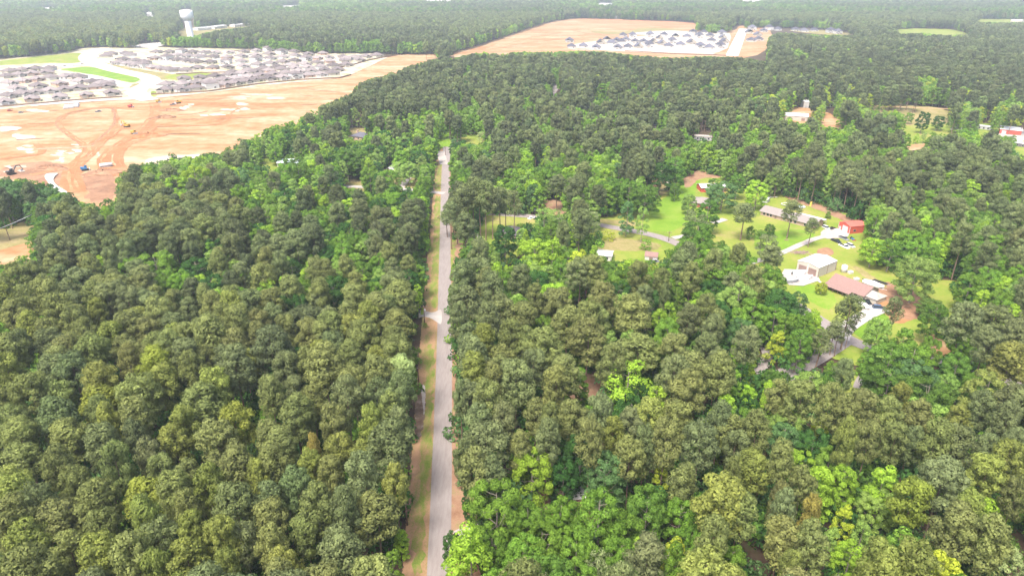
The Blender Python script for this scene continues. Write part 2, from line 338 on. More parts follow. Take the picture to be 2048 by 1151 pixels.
for base, w in (([(308,205),(313,222),(300,245),(272,268),(235,290),(205,315),(212,335),(245,350)], 3), ([(318,250),(296,262),(300,276),(262,286),(240,300),(236,325),(258,345)], 2), ([(235,215),(180,216),(128,228),(112,245),(125,262),(155,280),(175,298),(180,310)], 2), ([(240,250),(220,268),(190,288),(175,310),(150,330),(140,355),(150,385)], 4), ([(225,215),(233,235),(228,255),(205,275),(185,292)], 2)):
    for k in range(w):
        ox, oy = ruts.uniform(-9, 9), ruts.uniform(-2, 2)
        track([(x+ox+ruts.uniform(-1.5, 1.5), y+oy+ruts.uniform(-.8, .8)) for x, y in base], ruts.uniform(.6, 1.3), ruts.choice(['earth_dark', 'earth_track', 'earth_red']))
for k in range(16):
    x, y = ruts.uniform(10, 640), 0; y = ruts.uniform(215, 300) if x < 330 else ruts.uniform(195, 235); L_ = ruts.uniform(40, 150)
    track([(x, y), (x+L_/2, y-ruts.uniform(0, 4)), (x+L_, y-ruts.uniform(2, 8))], ruts.uniform(.6, 1.8), ruts.choice(['earth_dark', 'earth_track', 'earth_pale', 'earth_red']))
for k in range(10):
    x, y = ruts.uniform(1010, 1250), ruts.uniform(50, 92); L_ = ruts.uniform(30, 90)
    track([(x, y), (x+L_/2, y-2), (x+L_, y-ruts.uniform(1, 5))], ruts.uniform(1, 3), ruts.choice(['earth_track', 'earth_pale', 'earth_red']))
# --- left subdivision
sheet('yard_ground', [(-60,226),(-60,128),(60,113),(145,103),(160,97),(205,94),(480,96),(620,104),(795,106),(700,152),(680,157),(540,170),(420,186),(305,198),(150,205)], .04, 'subdiv', 'pale yards and streets of the new housing left', 1)
sheet('dry_grass', [(-60,134),(0,122),(60,115),(150,106),(172,108),(168,122),(150,128),(100,126),(0,132)], .07, 'lawn')
sheet('green_field', [(112,140),(150,136),(176,133),(200,138),(235,147),(268,154),(284,157),(275,164),(262,167),(215,156),(180,150),(150,144)], .07, 'lawn_bright')
sheet('dry_grass', [(205,124),(240,132),(300,143),(345,148),(350,158),(310,162),(300,152),(250,143),(210,132)], .07, 'lawn_dry')
sheet('green_field', [(320,150),(400,146),(440,148),(400,158),(345,163)], .075, 'lawn')
sheet('green_field', [(262,168),(300,166),(305,176),(270,180),(258,176)], .075, 'lawn_dry')
sheet('green_field', [(300,183),(312,182),(316,192),(304,196)], .075, 'lawn')
sheet('detention_pond', [(152,147),(180,149),(215,156),(255,166),(240,171),(205,168),(170,160)], .08, 'pale_concrete')
ribbon('boulevard', [(200,98),(178,108),(172,118),(190,128),(235,142),(280,150),(304,158),(300,168),(276,178),(272,187),(285,196),(300,201)], lambda t: 26-8*t, .10, 'pale_concrete')
ribbon('boulevard', [(-60,223),(0,213),(100,207),(200,201),(280,195)], 11, .11, 'pale_concrete')
for pts in ([(-20,142),(60,135),(110,132),(172,126)], [(-20,166),(60,160),(130,156),(185,160)], [(-20,188),(90,180),(180,172),(262,172)], [(240,103),(280,110),(320,120),(350,127),(380,126),(470,113),(560,106)], [(330,168),(420,158),(520,148),(600,140),(690,138)], [(420,134),(520,126),(620,118),(690,112)], [(440,146),(540,136),(600,128),(700,120),(760,112)]):
    ribbon('street', pts, 9, .09, 'pale_concrete')
# --- far right subdivision
sheet('building_pad', [(1130,92),(1180,84),(1250,76),(1330,68),(1440,66),(1465,66),(1450,112),(1340,108),(1250,104),(1160,98)], .05, 'earth_pale', smooth=1)
sheet('street_fill', [(1255,66),(1300,60),(1372,63),(1395,68),(1340,70),(1270,70)], .08, 'pale_concrete')
sheet('green_field', [(1178,61),(1215,64),(1260,63),(1280,55),(1340,57),(1385,62),(1320,62),(1270,66),(1230,70),(1190,67)], .07, 'lawn_dry')
ribbon('street', [(1487,58),(1482,70),(1474,88),(1464,112)], 20, .1, 'pale_concrete')
ribbon('street', [(1140,99),(1200,100),(1300,98),(1440,103)], 8, .09, 'pale_concrete')
ribbon('street', [(1210,86),(1300,79),(1380,79),(1460,82)], 8, .09, 'pale_concrete')
sheet('green_field', [(1560,60),(1640,60),(1712,69),(1700,74),(1640,70)], .06, 'lawn_dry')
sheet('green_field', [(1780,58),(1830,56),(1905,58),(1950,70),(1930,76),(1800,74)], .06, 'lawn')
sheet('clearing', [(340,58),(480,48),(525,51),(440,62),(400,78),(355,76)], .06, 'lawn_dry'); sheet('clearing', [(248,92),(322,84),(334,90),(300,98)], .06, 'pale_concrete')
for p in [[(555,10),(610,9),(606,17),(558,18)], [(50,15),(120,12),(120,21),(60,22)], [(1475,-2),(1530,-2),(1524,8),(1484,7)], [(835,-6),(910,-6),(905,6),(846,6)]]: sheet('clearing', p, .06, 'pale_concrete')
sheet('green_field', [(1940,36),(2100,34),(2100,47),(1950,48)], .06, 'lawn')
# --- yards in the middle and right
sheet('lawn', [(1170,440),(1290,420),(1385,338),(1450,345),(1500,385),(1570,383),(1650,410),(1720,440),(1765,490),(1800,530),(1850,560),(1925,560),(1930,630),(1880,700),(1780,730),(1690,740),(1560,640),(1490,580),(1345,560),(1180,540)], .015, 'lawn', 'mown yellow-green lawns round the houses', rough=1)
sheet('lawn', [(1400,352),(1400,372),(1385,395),(1392,412),(1430,425),(1443,440),(1400,447),(1365,452),(1345,466),(1300,462),(1262,455),(1290,437),(1310,412),(1340,390),(1375,360)], .025, 'lawn_bright', 'bright green lawn beside the country road', rough=.6)
sheet('lawn', [(1500,470),(1560,462),(1600,458),(1640,474),(1600,490),(1560,505),(1520,515)], .025, 'lawn_bright', rough=.6)
sheet('lawn', [(1580,575),(1620,570),(1650,578),(1675,600),(1660,625),(1620,605)], .025, 'lawn_bright', rough=.6)
sheet('lawn', [(1700,660),(1740,632),(1765,625),(1790,650),(1760,680),(1730,685)], .025, 'lawn_bright', rough=.6)
sheet('bare_dirt', [(1368,352),(1385,342),(1440,346),(1445,358),(1400,356),(1378,378),(1366,375)], .03, 'needles', rough=.6)
sheet('bare_dirt', [(1770,560),(1800,575),(1840,590),(1850,625),(1830,645),(1790,640),(1765,615),(1748,600),(1755,585)], .03, 'earth_dark', rough=.8)
sheet('bare_dirt', [(1745,598),(1775,604),(1800,640),(1825,640),(1790,652),(1765,625),(1745,612)], .045, 'earth', rough=.6)
sheet('bare_dirt', [(1845,660),(1890,680),(1905,715),(1880,722),(1855,700)], .03, 'earth', rough=.6)
sheet('bare_dirt', [(1560,388),(1650,412),(1700,436),(1735,456),(1700,450),(1640,422),(1580,402)], .025, 'needles', rough=.6)
sheet('bare_dirt', [(1635,497),(1660,496),(1670,508),(1655,516),(1632,512)], .03, 'earth_dark', rough=.4)
sheet('bare_dirt', [(1190,446),(1280,456),(1290,447),(1200,438)], .028, 'lawn_dry', rough=.5)
sheet('bare_dirt', [(1180,500),(1290,505),(1320,500),(1330,490),(1250,478),(1220,476)], .022, 'lawn_dry', rough=.8)
sheet('worn_path', [(1705,530),(1725,540),(1760,565),(1775,575),(1765,580),(1735,560),(1708,540)], .03, 'lawn_dry', rough=.4)
sheet('lawn', [(930,425),(1080,428),(1080,450),(1040,500),(1030,530),(1000,530),(940,480)], .015, 'lawn', rough=1)
sheet('lawn', [(500,316),(560,312),(602,314),(606,350),(540,352),(505,335)], .015, 'lawn', rough=1)
sheet('lawn', [(680,350),(740,345),(800,330),(840,345),(845,385),(740,384),(680,380)], .015, 'lawn_dry', rough=1)
sheet('bare_dirt', [(1060,400),(1135,403),(1140,432),(1070,430)], .015, 'needles', rough=1)
sheet('bare_dirt', [(1290,355),(1350,358),(1350,385),(1300,385)], .016, 'needles', rough=1)
sheet('lawn', [(1300,378),(1340,366),(1330,392),(1305,402)], .02, 'lawn_dry', rough=.5)
sheet('lawn', [(870,265),(900,258),(905,300),(888,310),(872,300)], .015, 'lawn_bright', rough=1); sheet('lawn', [(905,268),(950,262),(985,278),(960,296),(910,294)], .015, 'lawn', rough=1)
sheet('lawn', [(1180,182),(1215,182),(1212,202),(1185,198)], .015, 'lawn_bright', rough=1); sheet('lawn', [(690,255),(745,258),(745,290),(690,285)], .015, 'lawn_dry', rough=1)
sheet('lawn', [(1725,208),(1910,214),(1905,275),(1800,275),(1735,225)], .015, 'lawn_dry', rough=1)
sheet('lawn', [(1785,250),(1930,250),(2048,244),(2060,330),(1960,320),(1800,300)], .014, 'lawn', rough=1)
sheet('bare_dirt', [(1545,215),(1630,216),(1700,245),(1690,262),(1630,255),(1570,250)], .015, 'earth', rough=1); sheet('bare_dirt', [(1790,292),(1900,285),(1900,292),(1830,302),(1790,306)], .03, 'earth', rough=1)
sheet('bare_dirt', [(1985,262),(2060,258),(2060,285),(1990,285)], .03, 'gravel', rough=1)
ribbon('dirt_track', [(1735,212),(1900,219)], 5, .04, 'earth'); ribbon('dirt_track', [(1370,280),(1400,300),(1360,330)], 12, .04, 'earth')
sheet('lawn', [(1675,745),(1722,740),(1730,775),(1765,800),(1740,830),(1700,815),(1680,800)], .015, 'lawn', rough=.6); sheet('bare_dirt', [(1718,780),(1735,778),(1765,800),(1745,822),(1725,810)], .025, 'needles', rough=.4)
sheet('bare_dirt', [(1040,990),(1170,980),(1185,1030),(1120,1045),(1050,1030)], .02, 'needles', rough=.6); sheet('bare_dirt', [(1040,745),(1250,745),(1260,830),(1050,830)], .02, 'needles', rough=1)
sheet('pond_water', [(1770,345),(1785,325),(1815,318),(1850,330),(1840,360),(1800,372)], .02, 'water', 'pond glinting between the trees right')
# --- main road, verges, side roads
MR = [(872,1400),(878,1151),(885,900),(889,700),(889.5,600),(890,500),(890.5,420),(891,345),(893,318),(893,295)]
RP = [tuple(at(x, y).xy) for x, y in MR]
def strip(name, left, right, z, m, label=None, rough=0): return sheet(name, left+right[::-1], z, m, label, smooth=1, rough=rough)
strip('grass_verge', [(780,1400),(806,1151),(815,1000),(826,880),(836,740),(843,660),(846,600),(856,500),(864,430),(867,350),(878,300)], [(860,1400),(862,1151),(872,900),(879,700),(881,600),(884,450),(887,345),(890,296)], .02, 'verge', 'grass and needle verge left of the road', .15)
strip('grass_verge', [(900,1400),(895,1151),(899,900),(899,700),(898,600),(897,500),(897,420),(897,345)], [(1000,1400),(960,1151),(935,1000),(918,900),(912,700),(912,600),(925,500),(930,470),(905,345)], .02, 'needles', 'needle-strewn verge right of the road', .3)
strip('verge_grass', [(826,1151),(833,1010),(845,860),(850,770),(854,690)], [(848,1151),(853,1010),(864,860),(868,770),(870,690)], .03, 'verge_green', rough=.8)
strip('verge_grass', [(858,618),(862,560),(866,500),(868,420),(870,394)], [(876,618),(878,560),(880,500),(882,420),(884,394)], .03, 'verge_green', rough=.6)
strip('verge_grass', [(868,382),(871,350),(880,328)], [(883,382),(885,350),(888,328)], .03, 'verge_green', rough=.5)
strip('verge_grass', [(900,470),(900,520),(897,550)], [(913,470),(910,520),(903,550)], .03, 'verge_green', rough=.6)
sheet('muddy_ditch', [(832,800),(840,770),(850,775),(852,800),(848,850),(838,890),(828,870)], .035, 'mud', rough=.35)
sheet('muddy_ditch', [(843,770),(851,775),(851,810),(848,840),(844,800)], .04, 'gravel', rough=.2)
tag(ribbon('road', RP, 5.3, .05, 'road', world=True, smooth=2, jit=.06), 'narrow straight grey country road running away through the woods')
sheet('driveway', [(838,622),(850,624),(866,628),(878,622),(884,622),(884,652),(876,648),(862,638),(845,635),(836,640)], .055, 'concrete', 'pale concrete turning off the road at left')
ribbon('side_road', [(889,388),(865,386),(800,379),(740,376),(690,374),(640,372),(590,362)], 5, .052, 'concrete')
ribbon('side_road', [(800,380),(808,368),(822,352)], 4, .05, 'gravel'); ribbon('side_road', [(889,330),(884,318),(882,304)], 6, .045, 'gravel')
ribbon('country_road', [(905,424),(945,427),(1000,430),(1060,434),(1120,440),(1180,448),(1240,459),(1300,470),(1345,484),(1390,506),(1440,532),(1520,572),(1600,618),(1660,656),(1700,684),(1760,705),(1850,722),(1950,742),(2060,784)], 6, .05, 'road', label='grey road curving behind the pines to the right edge')
ribbon('side_road', [(1690,680),(1668,694),(1640,712),(1600,735),(1570,752),(1530,770)], 7, .055, 'road')
ribbon('side_road', [(1520,680),(1532,702),(1536,716),(1526,735),(1510,750)], 3.6, .05, 'road')
ribbon('side_road', [(1098,196),(1108,182),(1118,168)], 8, .05, 'road')
ribbon('driveway', [(1765,618),(1735,630),(1705,648),(1685,664),(1680,680)], 6, .06, 'concrete', label='pale concrete driveway of the brown-roofed house')
sheet('driveway', [(1722,612),(1735,606),(1768,620),(1758,630),(1740,634),(1722,626)], .058, 'concrete')
ribbon('driveway', [(1500,528),(1560,510),(1620,482),(1650,474),(1680,470)], 3.6, .04, 'gravel', label='gravel driveway to the red metal shed', jit=.15)
sheet('driveway', [(1640,466),(1652,458),(1676,458),(1700,470),(1690,478),(1672,478),(1655,480),(1642,476)], .042, 'gravel', rough=.3)
sheet('driveway', [(1668,460),(1678,458),(1699,469),(1688,474),(1678,470)], .06, 'pale_concrete', smooth=0)
sheet('driveway', [(1568,540),(1592,541),(1636,556),(1640,562),(1606,574),(1578,572),(1560,556)], .055, 'concrete', 'concrete apron before the white workshop', 0)
ribbon('driveway', [(1634,562),(1650,573),(1668,583)], 1.3, .05, 'concrete'); ribbon('driveway', [(1395,470),(1345,478)], 4, .048, 'concrete'); ribbon('driveway', [(1425,448),(1450,440)], 4, .048, 'concrete')
ribbon('driveway', [(1735,755),(1725,770),(1722,782)], 5, .03, 'road')
ribbon('driveway', [(915,1080),(935,1070),(960,1065)], 5, .045, 'gravel')

# ------------------------------------------------------------------ tree shapes
def tri_mesh(name, C, Nn, size, v, rg, aspect=1.0, quads=False):
    """small leaf faces at C facing Nn"""
    n = len(C)
    Nn = Nn/np.linalg.norm(Nn, axis=1, keepdims=True)
    a = np.cross(Nn, rg.normal(size=(n, 3))); a /= np.linalg.norm(a, axis=1, keepdims=True)+1e-9
    b = np.cross(Nn, a)
    s = size*rg.uniform(.7, 1.35, (n, 1))
    if quads: P = np.stack([C-a*s*.6, C-b*s*.45*aspect, C+a*s*.6, C+b*s*.45*aspect], 1)
    else: P = np.stack([C-a*s*.55-b*s*.35*aspect, C+a*s*.55-b*s*.35*aspect, C+b*s*.75*aspect], 1)
    k = P.shape[1]
    me = bpy.data.meshes.new(name)
    me.vertices.add(n*k); me.vertices.foreach_set('co', P.reshape(-1).astype('f'))
    me.loops.add(n*k); me.loops.foreach_set('vertex_index', np.arange(n*k, dtype='i'))
    me.polygons.add(n); me.polygons.foreach_set('loop_start', np.arange(0, n*k, k, dtype='i'))
    me.update(calc_edges=True)
    at_ = me.attributes.new('v', 'FLOAT', 'FACE'); at_.data.foreach_set('value', np.clip(v, 0, 1).astype('f'))
    return me
def puffs_pine(rg, n=34, H=24, R0=4.6, base=.50):
    out = []
    for i in range(n):
        t = (i+.5)/n; t = t**.8
        z = H*(base+(.965-base)*t)
        prof = math.sqrt(max(.03, 1-((t-.30)/.74)**2))*(.72+.28*min(1, t/.3))
        ang = i*2.4+rg.uniform(-.5, .5); rr = R0*.86*prof*rg.uniform(.25, 1.0)**.5
        out.append((rr*math.cos(ang), rr*math.sin(ang), z+rg.uniform(-.5, .5), rg.uniform(.95, 1.75)*(6.8/n**.5)))
    return np.array(out)
def puffs_broad(rg, n=42, H=17, R0=5.2, base=.30, top=1.0, conic=0.0):
    out = []
    for i in range(n):
        t = (i+.5)/n
        z = H*(base+(.95-base)*t)
        prof = math.sqrt(max(.05, 1-((t-.42)/.66)**2))*(1-conic*t)
        ang = i*2.4+rg.uniform(-.6, .6); rr = R0*prof*rg.uniform(.45, 1.0)**.5
        out.append((rr*math.cos(ang), rr*math.sin(ang), z+rg.uniform(-.7, .7), rg.uniform(.95, 1.75)*R0/5.2*(7.0/n**.5)))
    return np.array(out)
def crown(name, pf, per, size, rg, kind, up=.35):
    C = []; Nn = []; V = []
    for x, y, z, r in pf:
        k = max(6, int(per*(r/1.4)**2))
        if kind == 'pine':                       # tufts: three needle blades spreading from one point
            k3 = max(2, k//3)
            d = rg.normal(size=(k3, 3)); d /= np.linalg.norm(d, axis=1, keepdims=True); d[:, 2] = d[:, 2]*.8+up*.7; d /= np.linalg.norm(d, axis=1, keepdims=True)
            rad = r*rg.uniform(.84, 1.03, (k3, 1))
            rad = np.where(rg.random((k3, 1)) < .16, rad*1.2, rad)      # stray tufts standing out
            c = np.array([x, y, z])+d*rad*np.array([1, 1, .78])
            pv = rg.uniform(.2, .62); tv = pv+rg.normal(0, .16, k3)+.18*(rg.random(k3) < .25)
            for _ in range(3):
                C.append(c+rg.normal(0, size*.28, (k3, 3))); Nn.append(d+rg.normal(0, .27, (k3, 3))); V.append(tv+rg.normal(0, .07, k3))
        else:
            d = rg.normal(size=(k, 3)); d /= np.linalg.norm(d, axis=1, keepdims=True); d[:, 2] = np.abs(d[:, 2])*.9-.25+up*.3; d /= np.linalg.norm(d, axis=1, keepdims=True)
            rad = r*rg.uniform(.78, 1.08, (k, 1))
            C.append(np.array([x, y, z])+d*rad*np.array([1, 1, .8])); Nn.append(d+rg.normal(0, .34, (k, 3)))
            V.append(rg.uniform(.3, .6)+rg.normal(0, .15, k))
    C = np.concatenate(C); Nn = np.concatenate(Nn); V = np.concatenate(V)
    return tri_mesh(name, C, Nn, size, V, rg, quads=kind != 'pine')
def trunk(name, pf, H, r0, rg, limbs=9, lean=0.4, n=7, low=.0):
    mb = MB()
    lx, ly = rg.uniform(-lean, lean, 2)
    ax = lambda t: Vector((lx*math.sin(t*2.5)*1.2, ly*math.sin(t*2.2)*1.2, H*t))
    ts = [0, .03, .2, .4, .6, .8, .93]
    mb.tube([ax(t) for t in ts], [r0*1.5, r0*1.05, r0*.9, r0*.75, r0*.55, r0*.3, r0*.1], n)
    idx = rg.choice(len(pf), min(limbs, len(pf)), replace=False)
    for i in idx:
        x, y, z, r = pf[i]; d = math.hypot(x, y)
        tz = min(.92, max(low+.05, (z-d*.42)/H)); s = ax(tz); e = Vector((x, y, z-.2))
        mid = s.lerp(e, .5)+Vector((0, 0, -.15*d+.2))
        rb = max(.03, r0*.38*(1-tz*.6)); mb.tube([s, mid, e], [rb, rb*.65, rb*.25], 5, cap=False)
    return mb.mesh(name, True)
def joined(name, cr, tr, mats):
    bmx = bpy.data.meshes.new(name)
    import bmesh
    b = bmesh.new(); b.from_mesh(cr); nf = len(b.faces)
    b.from_mesh(tr); b.faces.ensure_lookup_table()
    for f in b.faces[nf:]: f.material_index = 1
    b.to_mesh(bmx); b.free()
    for m in mats: bmx.materials.append(m)
    return bmx
PROTO = {}
def make_proto(key, kind, H, R0, n, per, size, count, **kw):
    L = []
    for i in range(count):
        rg = np.random.default_rng(hash(key) % 1 + i*17+len(key)*101+ord(key[0]))
        if kind == 'pine': pf = puffs_pine(rg, n, H, R0*rg.uniform(.92, 1.08), kw.get('base', .5))
        else: pf = puffs_broad(rg, n, H, R0*rg.uniform(.92, 1.08), kw.get('base', .3), 1.0, kw.get('conic', 0))
        # lopsided, ragged outline
        sq = rg.uniform(.82, 1.15, 2); pf[:, 0] *= sq[0]; pf[:, 1] *= sq[1]
        pf[:, 2] += .12*pf[:, 0]*rg.uniform(-1, 1)
        keep = rg.random(len(pf)) > kw.get('drop', .08); pf = pf[keep]
        c = crown('crown', pf, per, size, rg, kind); c.materials.append(M['needle' if kind == 'pine' else 'leaf'])
        t = trunk('trunk', pf, H, kw.get('r0', .26), rg, kw.get('limbs', 9)); t.materials.append(M[kw.get('bark', 'bark_pine')])
        L.append((c, t))
    PROTO[key] = (kind, H, R0, L)
make_proto('pine', 'pine', 24, 4.6, 46, 330, .31, 8)
make_proto('lonepine', 'pine', 26, 4.2, 36, 170, .34, 5, base=.52, limbs=20, drop=.28)
make_proto('oak', 'broad', 17, 5.4, 76, 250, .33, 6, r0=.32, bark='bark_grey', limbs=12, base=.24)
make_proto('gum', 'broad', 18, 3.9, 58, 200, .36, 5, r0=.2, bark='bark_grey', base=.14, conic=.38, drop=.12)
make_proto('open', 'broad', 16, 4.6, 38, 120, .36, 3, r0=.22, bark='bark_grey', base=.3, drop=.25, limbs=18)
make_proto('snag', 'broad', 15, 3.6, 20, 10, .4, 2, r0=.2, bark='bark_dead', base=.35, drop=.2, limbs=20)
make_proto('bush', 'broad', 4, 2.0, 18, 90, .36, 3, r0=.07, bark='bark_grey', base=.05, limbs=4)
# coarser ones for trees further off
make_proto('midpine', 'pine', 24, 4.7, 40, 130, .56, 7, limbs=4)
make_proto('midoak', 'broad', 17, 5.3, 48, 100, .58, 6, r0=.3, bark='bark_grey', limbs=4, base=.2)
make_proto('midgum', 'broad', 18, 3.9, 34, 85, .56, 4, r0=.2, bark='bark_grey', base=.12, conic=.38, limbs=3)

TINT = {'p': (.225, .255, .098), 'y': (.258, .295, .086), 'Y': (.285, .325, .07), 'o': (.32, .28, .085), 'c': (.196, .236, .110), 'k': (.140, .170, .088),
        'g': (.125, .225, .045), 'd': (.066, .150, .040), 'b': (.125, .225, .085), 'l': (.30, .45, .06), 'L': (.40, .47, .06), 'w': (.36, .43, .20), 'e': (.26, .38, .10), 'G': (.175, .300, .050)}
WORD = {'p': 'olive-green', 'y': 'yellow-olive', 'Y': 'yellow-tipped', 'o': 'orange-tinged', 'c': 'grey-green', 'k': 'dark', 'g': 'mid-green', 'd': 'dark green', 'b': 'blue-green', 'l': 'lime-green', 'L': 'yellow-green', 'w': 'pale green', 'e': 'light green', 'G': 'fresh green'}
# ------------------------------------------------------------------ single trees read off the photo: crown centre x, y, radius (picture px), tint + form
HAND = """
42 880 40 pP;140 876 45 pP;207 890 38 cP;275 877 25 kP;350 885 35 yP;437 880 40 pP;50 922 40 pP;120 940 30 pP;237 932 32 pP;300 915 28 cP;325 947 30 pP;475 935 40 pP;22 977 38 yP;155 970 30 pP;195 1005 45 pP;295 997 45 YP;347 977 25 eU;420 975 32 yP;112 1015 28 bO;295 1040 35 yP;375 1020 32 pP;470 1015 42 cP;25 1045 45 pP;125 1040 50 pP;207 1060 35 pP;320 1082 38 cP;387 1072 35 yP;445 1080 33 yP;490 1085 28 cP;57 1090 45 yP;140 1102 45 pP;205 1115 45 yP;270 1120 45 pP;375 1125 45 yP;317 1142 30 yP;457 1142 28 yP
195 626 20 yP;60 653 26 yP;270 643 32 yP;350 606 22 pP;412 596 22 pP;465 600 22 pP;25 701 35 pP;100 688 28 cP;175 666 26 pP;190 708 35 pP;250 698 28 pP;312 736 35 YP;350 651 28 cP;420 668 35 pP;265 731 28 pP;385 738 30 pP;475 736 40 cP;15 746 30 yP;82 765 28 eU;62 788 38 pP;120 796 30 pP;200 768 35 yP;205 803 42 YP;280 793 42 pP;430 776 30 yP;405 808 50 pP;117 838 38 cP;35 846 35 pP;220 846 25 yP;272 836 35 pP;370 853 30 yP;472 850 35 YP
592 588 30 GO;667 591 40 dO;707 601 28 pP;800 596 38 pP;752 631 22 wN;704 641 25 bO;612 638 45 kP;794 653 35 pP;732 676 32 pP;542 693 38 kP;587 728 35 dO;652 731 45 pP;702 716 35 pP;794 711 33 pP;807 742 30 wP;752 750 28 pP;707 768 30 pP;542 790 28 pP;592 783 25 cP;624 810 35 pP;692 797 30 cP;752 785 30 cP;800 780 28 cP;782 825 33 pP;669 848 30 pP;594 833 40 pP;744 850 25 yP;800 858 25 cP;535 828 20 GU
562 894 40 pP;537 874 30 pP;629 908 16 oP;724 914 28 yP;624 936 24 yP;549 931 38 pP;662 951 30 pP;597 978 32 cP;722 954 35 cP;792 966 28 yP;780 892 45 cP;517 956 25 yP;637 1014 42 pP;687 1021 30 cP;752 1028 48 pP;612 1066 35 pP;544 1089 35 pP;682 1103 50 cP;572 1136 35 yP;802 1078 18 lU;787 1130 20 GU
974 889 45 cP;926 918 22 cP;949 941 33 pP;984 953 30 cP;940 996 20 dO;990 1022 50 GO;904 1089 18 dO;938 1112 50 lU;1066 942 45 lO;1055 1050 40 GO;1124 1038 40 GO;1199 1041 55 GO;1244 1068 42 GO;1086 1092 38 GO;1049 1116 42 GO;1214 951 42 bO;1261 914 33 pP;1319 921 22 wN;1321 959 20 LU;1366 961 33 pP;1399 886 38 cP;1161 916 38 dO;1129 953 30 dO;1444 1003 48 yP;1481 1028 33 pP;1424 1078 32 pP;1464 951 20 pP;1506 939 38 yP;1289 1104 28 lO;1351 1116 30 LU;1196 1131 32 wN;1374 1091 28 GO;1411 1106 32 GO;1461 1128 32 GO;1240 1120 32 GO;1150 1110 35 GO;985 1100 35 GO
1039 590 28 gO;1106 600 35 lO;1049 633 32 pP;1136 648 35 pP;1086 690 42 pP;1174 678 40 pP;1204 598 28 pP;1264 623 38 pP;1329 593 14 cP;1389 628 26 lU;1474 603 32 eO;1424 658 25 cP;1334 673 28 GO;1274 698 48 pP;1224 723 30 pP;1414 698 25 cP;1481 670 28 bO;1486 704 26 lU;1506 696 14 LU;1374 740 45 pP;1444 748 35 pP;1254 768 48 lN;1154 763 28 GU;1274 795 30 dO;1036 803 13 lU;1056 823 14 lU;1449 823 28 lU;1374 785 38 pP;1074 833 30 pP;1144 833 38 pP;1199 828 28 cP;1299 828 38 yP;1354 835 32 pP;1511 843 25 eO
940 792 26 cP;974 800 30 pP;957 845 32 cP;1005 838 30 cP;920 790 18 cP;912 595 18 cP;932 604 32 cP;918 640 22 cP;937 678 26 cP;966 686 28 yP;945 712 32 cP;948 738 28 yP;1004 640 20 GU;975 640 24 cP;1000 720 30 pP;1030 760 34 cP;985 765 26 pP;1110 770 30 pP;1040 900 28 pP;1095 880 26 cP;1100 850 25 pP;1180 880 28 pP;1225 870 28 yP;1290 890 26 cP;1330 880 28 pP
1568 886 38 bO;1623 898 30 dO;1561 921 28 pP;1601 933 28 lO;1656 931 30 GO;1686 971 32 lO;1761 976 34 lU;1753 1016 30 eO;1823 996 42 YP;1886 961 45 cP;1556 998 22 pP;1603 973 32 pP;1566 1028 30 cP;1618 1036 20 oP;1686 1041 22 LU;1563 1078 42 pP;1621 1091 35 pP;1661 1086 25 eU;1721 1076 26 eU;1698 1118 36 lO;1806 1103 40 GU;1798 1143 24 LU;1911 1056 45 pP;1973 1078 45 pP;1936 1026 30 yP;1886 1136 28 LU;2023 1128 25 wU;2001 961 22 wO;2031 991 25 pP;1998 1021 24 lU;1581 1141 25 yP;1961 1128 25 bO;1691 881 24 yP;1736 878 26 pP;1786 881 28 pP;1823 888 26 cP;1873 881 28 pP;1911 891 33 cP;1973 896 30 GO;2023 891 25 cP
1561 615 35 dO;1586 651 20 GO;1553 688 22 LU;1598 690 30 gO;1786 630 20 cT;1756 666 26 eO;1775 730 45 gO;1822 728 45 GO;1823 758 38 bO;1773 770 38 gO;1911 740 30 gO;1891 775 24 eO;1848 798 42 gO;1968 790 44 yO;2023 720 42 yP;1868 636 30 gO;1926 640 33 cP;1986 640 38 cP;1961 608 22 lU;1926 690 24 GO;1945 714 20 GO;1617 776 34 eO;1661 778 26 gO;1688 748 20 cP;1798 803 24 yP;1598 798 34 pP;1656 808 28 pP;1556 790 28 pP;1723 818 30 pP;1643 843 20 LU;1691 833 32 pP;1776 828 32 pP;1836 835 34 pP;1911 848 30 yP;1573 860 30 eO;2010 845 26 cP;1860 700 18 GO
395 545 38 dO;235 512 25 lO;310 537 35 GO;260 545 26 GO;370 585 24 GO;340 350 20 cP;300 370 22 cP;390 360 28 lO;355 375 26 lO;430 378 30 lO;470 365 28 bO;480 400 24 GO;465 405 22 lO;330 385 20 GO;270 345 18 kP;590 330 24 gO;690 320 24 gO;705 318 30 gO;660 355 30 gO;600 350 30 gO;570 355 24 GO;735 355 10 gO;775 365 24 GO
1180 440 20 wN;1120 445 28 eN;1090 440 26 eN;1160 435 20 eU;1080 478 22 GU;1070 505 28 lO;1105 510 30 lU;1135 520 24 GO;1155 530 24 LU;1165 518 12 LU;1020 460 0 gO;1010 480 26 dO;1115 368 20 cP;1258 385 24 gO;1290 395 26 gO;1240 378 20 gO;1320 350 28 dO;1350 340 24 gO;1040 560 26 cP;960 545 28 cP;925 550 26 cP;985 580 24 cP
"""
